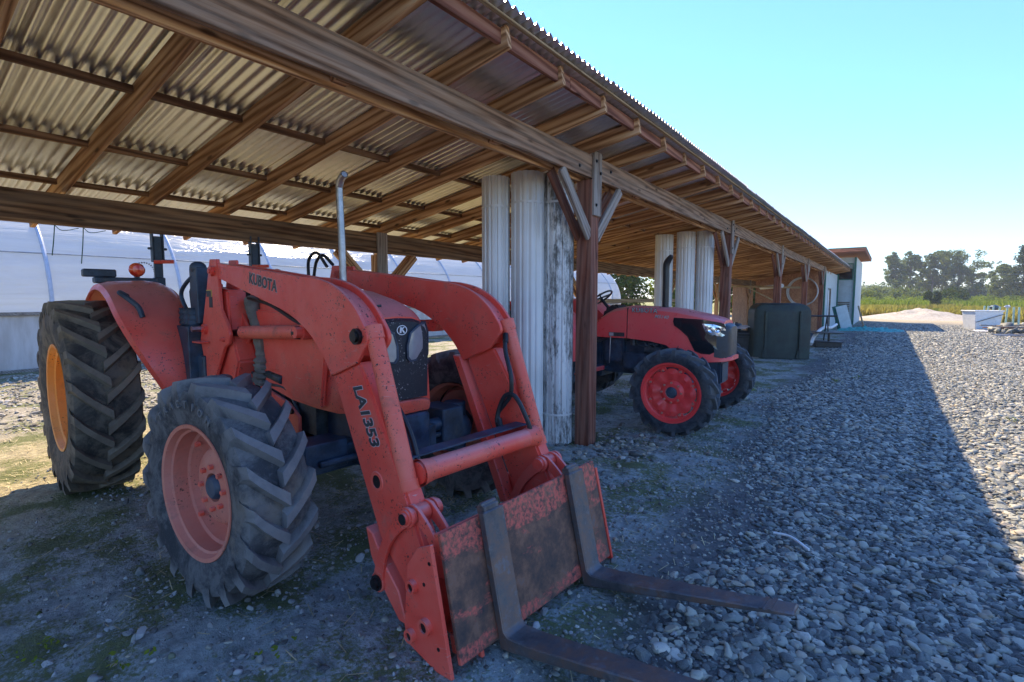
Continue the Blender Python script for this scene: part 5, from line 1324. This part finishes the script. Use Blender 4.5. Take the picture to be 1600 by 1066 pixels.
# ------------------------------------------------------------------ plants
def leaves(cent, rad, n, size, squash=.8, up=.3):
    """n leaf quads spread through each clump"""
    cs = np.repeat(cent, n, 0); rs = np.repeat(rad, n)
    k = len(cs); d = RNG.normal(0, 1, (k, 3)); d /= np.linalg.norm(d, axis=1)[:, None]
    p = cs + d * (rs * RNG.random(k) ** .42)[:, None] * np.array([1, 1, squash])
    a = RNG.normal(0, 1, (k, 3)); a[:, 2] *= .6; a /= np.linalg.norm(a, axis=1)[:, None]
    b = np.cross(a, RNG.normal(0, 1, (k, 3)) + np.array([0, 0, up])); b /= np.linalg.norm(b, axis=1)[:, None]
    s = (size * RNG.uniform(.6, 1.3, k))[:, None]
    V = np.stack([p - a * s, p - b * s * .55, p + a * s, p + b * s * .55], 1).reshape(-1, 3)
    return V, np.arange(4 * k).reshape(-1, 4)
def tree(name, label, base, H, W, mat, nclump=60, nleaf=60, leaf=.35, trunk=.18, bare=.25, shape='oval', group=None, cat='tree', clump=.16, limbs=7):
    t = thing(name, label, cat, base, 0, group)
    cz = RNG.uniform(bare, 1, nclump) ** (.85 if shape != 'cone' else 1.25)
    ang = RNG.uniform(0, 2 * PI, nclump)
    u = (cz - bare) / (1 - bare)
    if shape == 'cone': rr_ = (1 - u) * .95 + .05
    elif shape == 'column': rr_ = np.where(u > .85, (1 - u) / .15 * .8 + .2, 1.0)
    else: rr_ = np.sqrt(np.clip(1 - (2 * u - .95) ** 2, .05, 1))
    rad = W / 2 * rr_ * np.sqrt(RNG.uniform(.1, 1, nclump)) * .9
    if shape == 'branchy':                        # clumps gathered at a few big limb ends
        nb_ = 13; ba = RNG.uniform(0, 2 * PI, nb_); bz = np.linspace(bare + .08, .93, nb_); br = W / 2 * np.clip(RNG.uniform(.25, 1, nb_) * np.sqrt(np.clip(1.15 - bz, .08, 1)) * 1.1, .1, .95)
        pick = RNG.integers(0, nb_, nclump); ang = ba[pick] + RNG.normal(0, .45, nclump); rad = np.abs(br[pick] + RNG.normal(0, W * .11, nclump)); cz = np.clip(bz[pick] + RNG.normal(0, .045, nclump), bare, 1)
    cent = np.stack([rad * np.cos(ang), rad * np.sin(ang), cz * H * .96], 1)
    cr = clump * W * RNG.uniform(.6, 1.3, nclump) * (1 if shape != 'cone' else .8)
    V, F = leaves(cent, cr, nleaf, leaf)
    link('crown', np_mesh('crown', V, F, mat, False), t)
    m = MB(); lean = RNG.uniform(-.03, .03, 2) * H
    m.tube(spline([(0, 0, -.2), (lean[0] * .4, lean[1] * .4, H * .35), (lean[0], lean[1], H * .72), (lean[0] * 1.2, lean[1], H * .92)], 8), [trunk * (1 - .1 * k) for k in range(9)], 7)
    for k in RNG.choice(nclump, min(limbs, nclump), replace=False):
        c = cent[k]; z0 = max(H * .12, c[2] * .55)
        m.tube([(lean[0] * .6, lean[1] * .6, z0), tuple(c * np.array([.5, .5, 1]) - np.array([0, 0, (c[2] - z0) * .4])), tuple(c)], [trunk * .45, trunk * .3, trunk * .1], 5)
    m.build('trunk', M['bark'], t)
    return t
TR = 'tall trees beyond the field'
for px, f, top, W, mt, sh, bare, lab in (
        (1394, 158, 403, 5.6, 'leaf_tall', 'branchy', .30, 'leftmost of the tall grey-green trees across the field'),
        (1417, 162, 401, 5.2, 'leaf_tall', 'branchy', .28, 'second tall slender tree from the left of the row across the field'),
        (1432, 166, 407, 4.4, 'leaf_tall', 'branchy', .25, 'slightly lower tree third from the left in the tall row'),
        (1452, 160, 402, 6.0, 'leaf_tall', 'branchy', .26, 'tall open-crowned tree in the middle of the row behind the clipped columns'),
        (1468, 164, 399, 6.4, 'leaf_tall', 'branchy', .24, 'tallest tree of the row right above the clipped columns'),
        (1494, 158, 401, 9.5, 'leaf_tall', 'branchy', .18, 'broadest tall tree at the middle right of the row'),
        (1515, 160, 415, 7.2, 'leaf_tall', 'branchy', .15, 'lower spreading tree at the right end of the tall row'),
        (1564, 130, 420, 6.0, 'leaf_tall', 'oval', .05, 'pale olive rounded tree left of the dark conifer'),
        (1594, 122, 394, 9.0, 'leaf_dark', 'cone', .03, 'dark tall conifer at the far right of the field'),
        (1640, 118, 410, 8.0, 'leaf_dark', 'cone', .03, 'dark conifer beyond the picture edge beside the tall one')):
    H = 1.6 + (466 - top) / 800 * f
    if px < 1605: tree('field_tree', lab, at(px, f), H * 1.13, W * 1.3, M[mt], 190, 44, .25, .26, bare, sh, TR, clump=.085 if sh != 'cone' else .11)
BU = 'bushes along the far side of the field'
for px, f, top, W, mt, lab in (
        (1350, 120, 457, 8, 'leaf_bush', 'round green bush at the left end of the field behind the store corner'),
        (1372, 150, 451, 12, 'leaf_tall', 'hazy spreading bush below the leftmost tall trees'),
        (1408, 135, 453, 9, 'leaf_bush', 'broad mid green bush left of the clipped columns'),
        (1428, 128, 459, 6, 'leaf_bush', 'small mid green bush next to the clipped columns'),
        (1487, 104, 453, 6.0, 'leaf_hedge', 'big dark green rounded bush right of the clipped columns'),
        (1519, 150, 455, 9, 'leaf_dark', 'dark bush right of the tall row'),
        (1536, 108, 467, 7, 'leaf_bright', 'low yellow-green bush right of the big dark one'),
        (1553, 104, 468, 3.6, 'leaf_bush', 'small grey-green bush before the pale olive tree'),
        (1580, 108, 468, 6, 'leaf_bush', 'low bush at the foot of the dark conifer')):
    H = 1.6 + (466 - top) / 800 * f
    tree('bush', lab, at(px, f), max(H, 1.6), W, M[mt], 46, 60, .20 if f < 125 else .28, .08, .04, 'oval', BU, 'bush', clump=.17, limbs=3)
for px, lab in ((1447.5, 'left one of the two clipped dark green columns in the field'), (1461, 'right one of the two clipped dark green columns in the field')):
    tree('clipped_conifer', lab, at(px, 92), 2.95, 1.45, M['leaf_hedge'], 120, 40, .085, .06, .02, 'column', 'clipped conifer columns in the field', 'tree', clump=.17, limbs=0)
# distant woods as one mass
cent, rad = [], []
for px in np.arange(1290, 1700, 2.2):
    f = RNG.uniform(300, 420); h = (466 - RNG.uniform(449, 460) + (4 if 1340 < px < 1395 else 0)) / 800 * f
    for z in np.linspace(.15, 1, 3): q = at(px + RNG.uniform(-2, 2), f, h * z); cent.append(q); rad.append(RNG.uniform(3, 5.5))
V, F = leaves(np.array(cent), np.array(rad), 46, 1.0)
kind(link('distant_woods', np_mesh('distant_woods', V, F, M['leaf_tall'], False)), 'stuff')
# weeds: golden patch, green strip, yellow-green edge by the stakes
def weeds(name, spots, n, h, mat, w=.02):
    P = []
    for px0, px1, f0, f1, cnt in spots:
        for _ in range(cnt): P.append(at(RNG.uniform(px0, px1), RNG.uniform(f0, f1)))
    P = np.array([[q.x, q.y, 0] for q in P]); k = len(P)
    P = np.repeat(P, n, 0); P[:, :2] += RNG.normal(0, .25, (len(P), 2)); k = len(P)
    hh = h * RNG.uniform(.4, 1.2, k); a = RNG.uniform(0, 6.28, k); wv = np.stack([np.cos(a), np.sin(a), 0 * a], 1) * (w * RNG.uniform(.7, 1.4, k))[:, None]
    lean = np.stack([RNG.normal(0, .25, k), RNG.normal(0, .25, k), np.ones(k)], 1) * hh[:, None]
    mid = lean * .55 + np.stack([0 * a, 0 * a, hh * .08], 1)
    V = np.stack([P - wv, P + wv, P + mid + wv * .8, P + mid - wv * .8], 1).reshape(-1, 3)
    V2 = np.stack([P + mid - wv * .8, P + mid + wv * .8, P + lean + wv * .15, P + lean - wv * .15], 1).reshape(-1, 3)
    V = np.concatenate([V, V2])
    return kind(link(name, np_mesh(name, V, np.arange(len(V)).reshape(-1, 4), mat, False)), 'stuff')
weeds('golden_weeds', ((1325, 1392, 46, 64, 420), (1392, 1560, 62, 74, 260), (1480, 1530, 44, 54, 120), (1540, 1640, 34, 50, 240)), 16, .75, M['grass_gold'], .045)
weeds('green_weeds', ((1325, 1445, 66, 92, 620), (1445, 1640, 98, 112, 380), (1500, 1640, 60, 80, 90)), 14, 1.15, M['leaf_bright'], .075)
weeds('meadow_grass', ((1380, 1640, 60, 95, 900),), 12, .4, M['grass_green'], .06)
V, F = leaves(np.array([at(RNG.uniform(1328, 1640), RNG.uniform(98, 112), RNG.uniform(.2, 1.5)) for _ in range(260)]), RNG.uniform(.5, 1.1, 260), 50, .14)
kind(link('bramble_thicket', np_mesh('bramble_thicket', V, F, M['leaf_bright'], False)), 'stuff')
# trees behind the greenhouse, seen through the shed
for k, (x, y, H, W, mt, lab) in enumerate(((-22.5, 47, 8.5, 9, 'leaf_bush', 'leafy green tree beyond the end of the greenhouse seen under the roof'), (-16.5, 52, 6.5, 8, 'leaf_bright', 'bright green tree right of the leafy one beyond the greenhouse'), (-11.5, 56, 5.0, 6, 'leaf_bush', 'low green tree farthest right beyond the back posts'), (-31, 50, 9, 10, 'leaf_bush', 'tall green tree behind the curved end of the greenhouse'))):
    tree('green_tree', lab, (x, y, 0), H, W, M[mt], 80, 90, .22, .2, .06, 'oval', 'trees beyond the greenhouse', clump=.15)
# little weeds on the yard
cl = []
for (px, py, n_, s_) in ((8, 1060, 9, .03), (175, 1062, 5, .02), (415, 1052, 4, .015), (1310, 598, 14, .05), (1345, 592, 10, .04), (1590, 660, 6, .04), (1180, 612, 26, .05), (1140, 625, 20, .05), (930, 470 + 170, 10, .04)):
    f = 1.6 * 800 / (py - 466); q = at(px, f); cl += [(q.x + RNG.normal(0, .05), q.y + RNG.normal(0, .05), .01 + RNG.uniform(0, .03), s_) for _ in range(n_)]
cl = np.array(cl); V, F = leaves(cl[:, :3], cl[:, 3], 5, .012)
kind(link('yard_weeds', np_mesh('yard_weeds', V, F, M['leaf_bright'], False)), 'stuff')
# two overhead lines in the distance
for h0, lab in ((7.4, 'upper one of two thin overhead cables crossing the sky before the trees'), (5.6, 'lower one of two thin overhead cables crossing the sky before the trees')):
    a, b = at(1250, 118, h0 + .1), at(1760, 118, h0 + .1)
    tag(MB().tube([a + (b - a) * t - Vector((0, 0, .6 * math.sin(PI * t))) for t in np.linspace(0, 1, 15)], .035, 5).build('power_line', M['cable']), lab, 'cable', 'overhead cables beyond the yard')

# ------------------------------------------------------------------ the summer haze over the fields
g = G('air_haze')
vol = g.n('ShaderNodeVolumePrincipled', {'Color': (.80, .88, 1.0, 1), 'Density': .00045, 'Anisotropy': .3})
g.t.links.new(vol.outputs[0], g.o.inputs['Volume'])
hz = link('haze', MB().box(-260, 260, -40, 470, -1.2, 24).mesh('haze', g.m))
kind(hz, 'stuff')
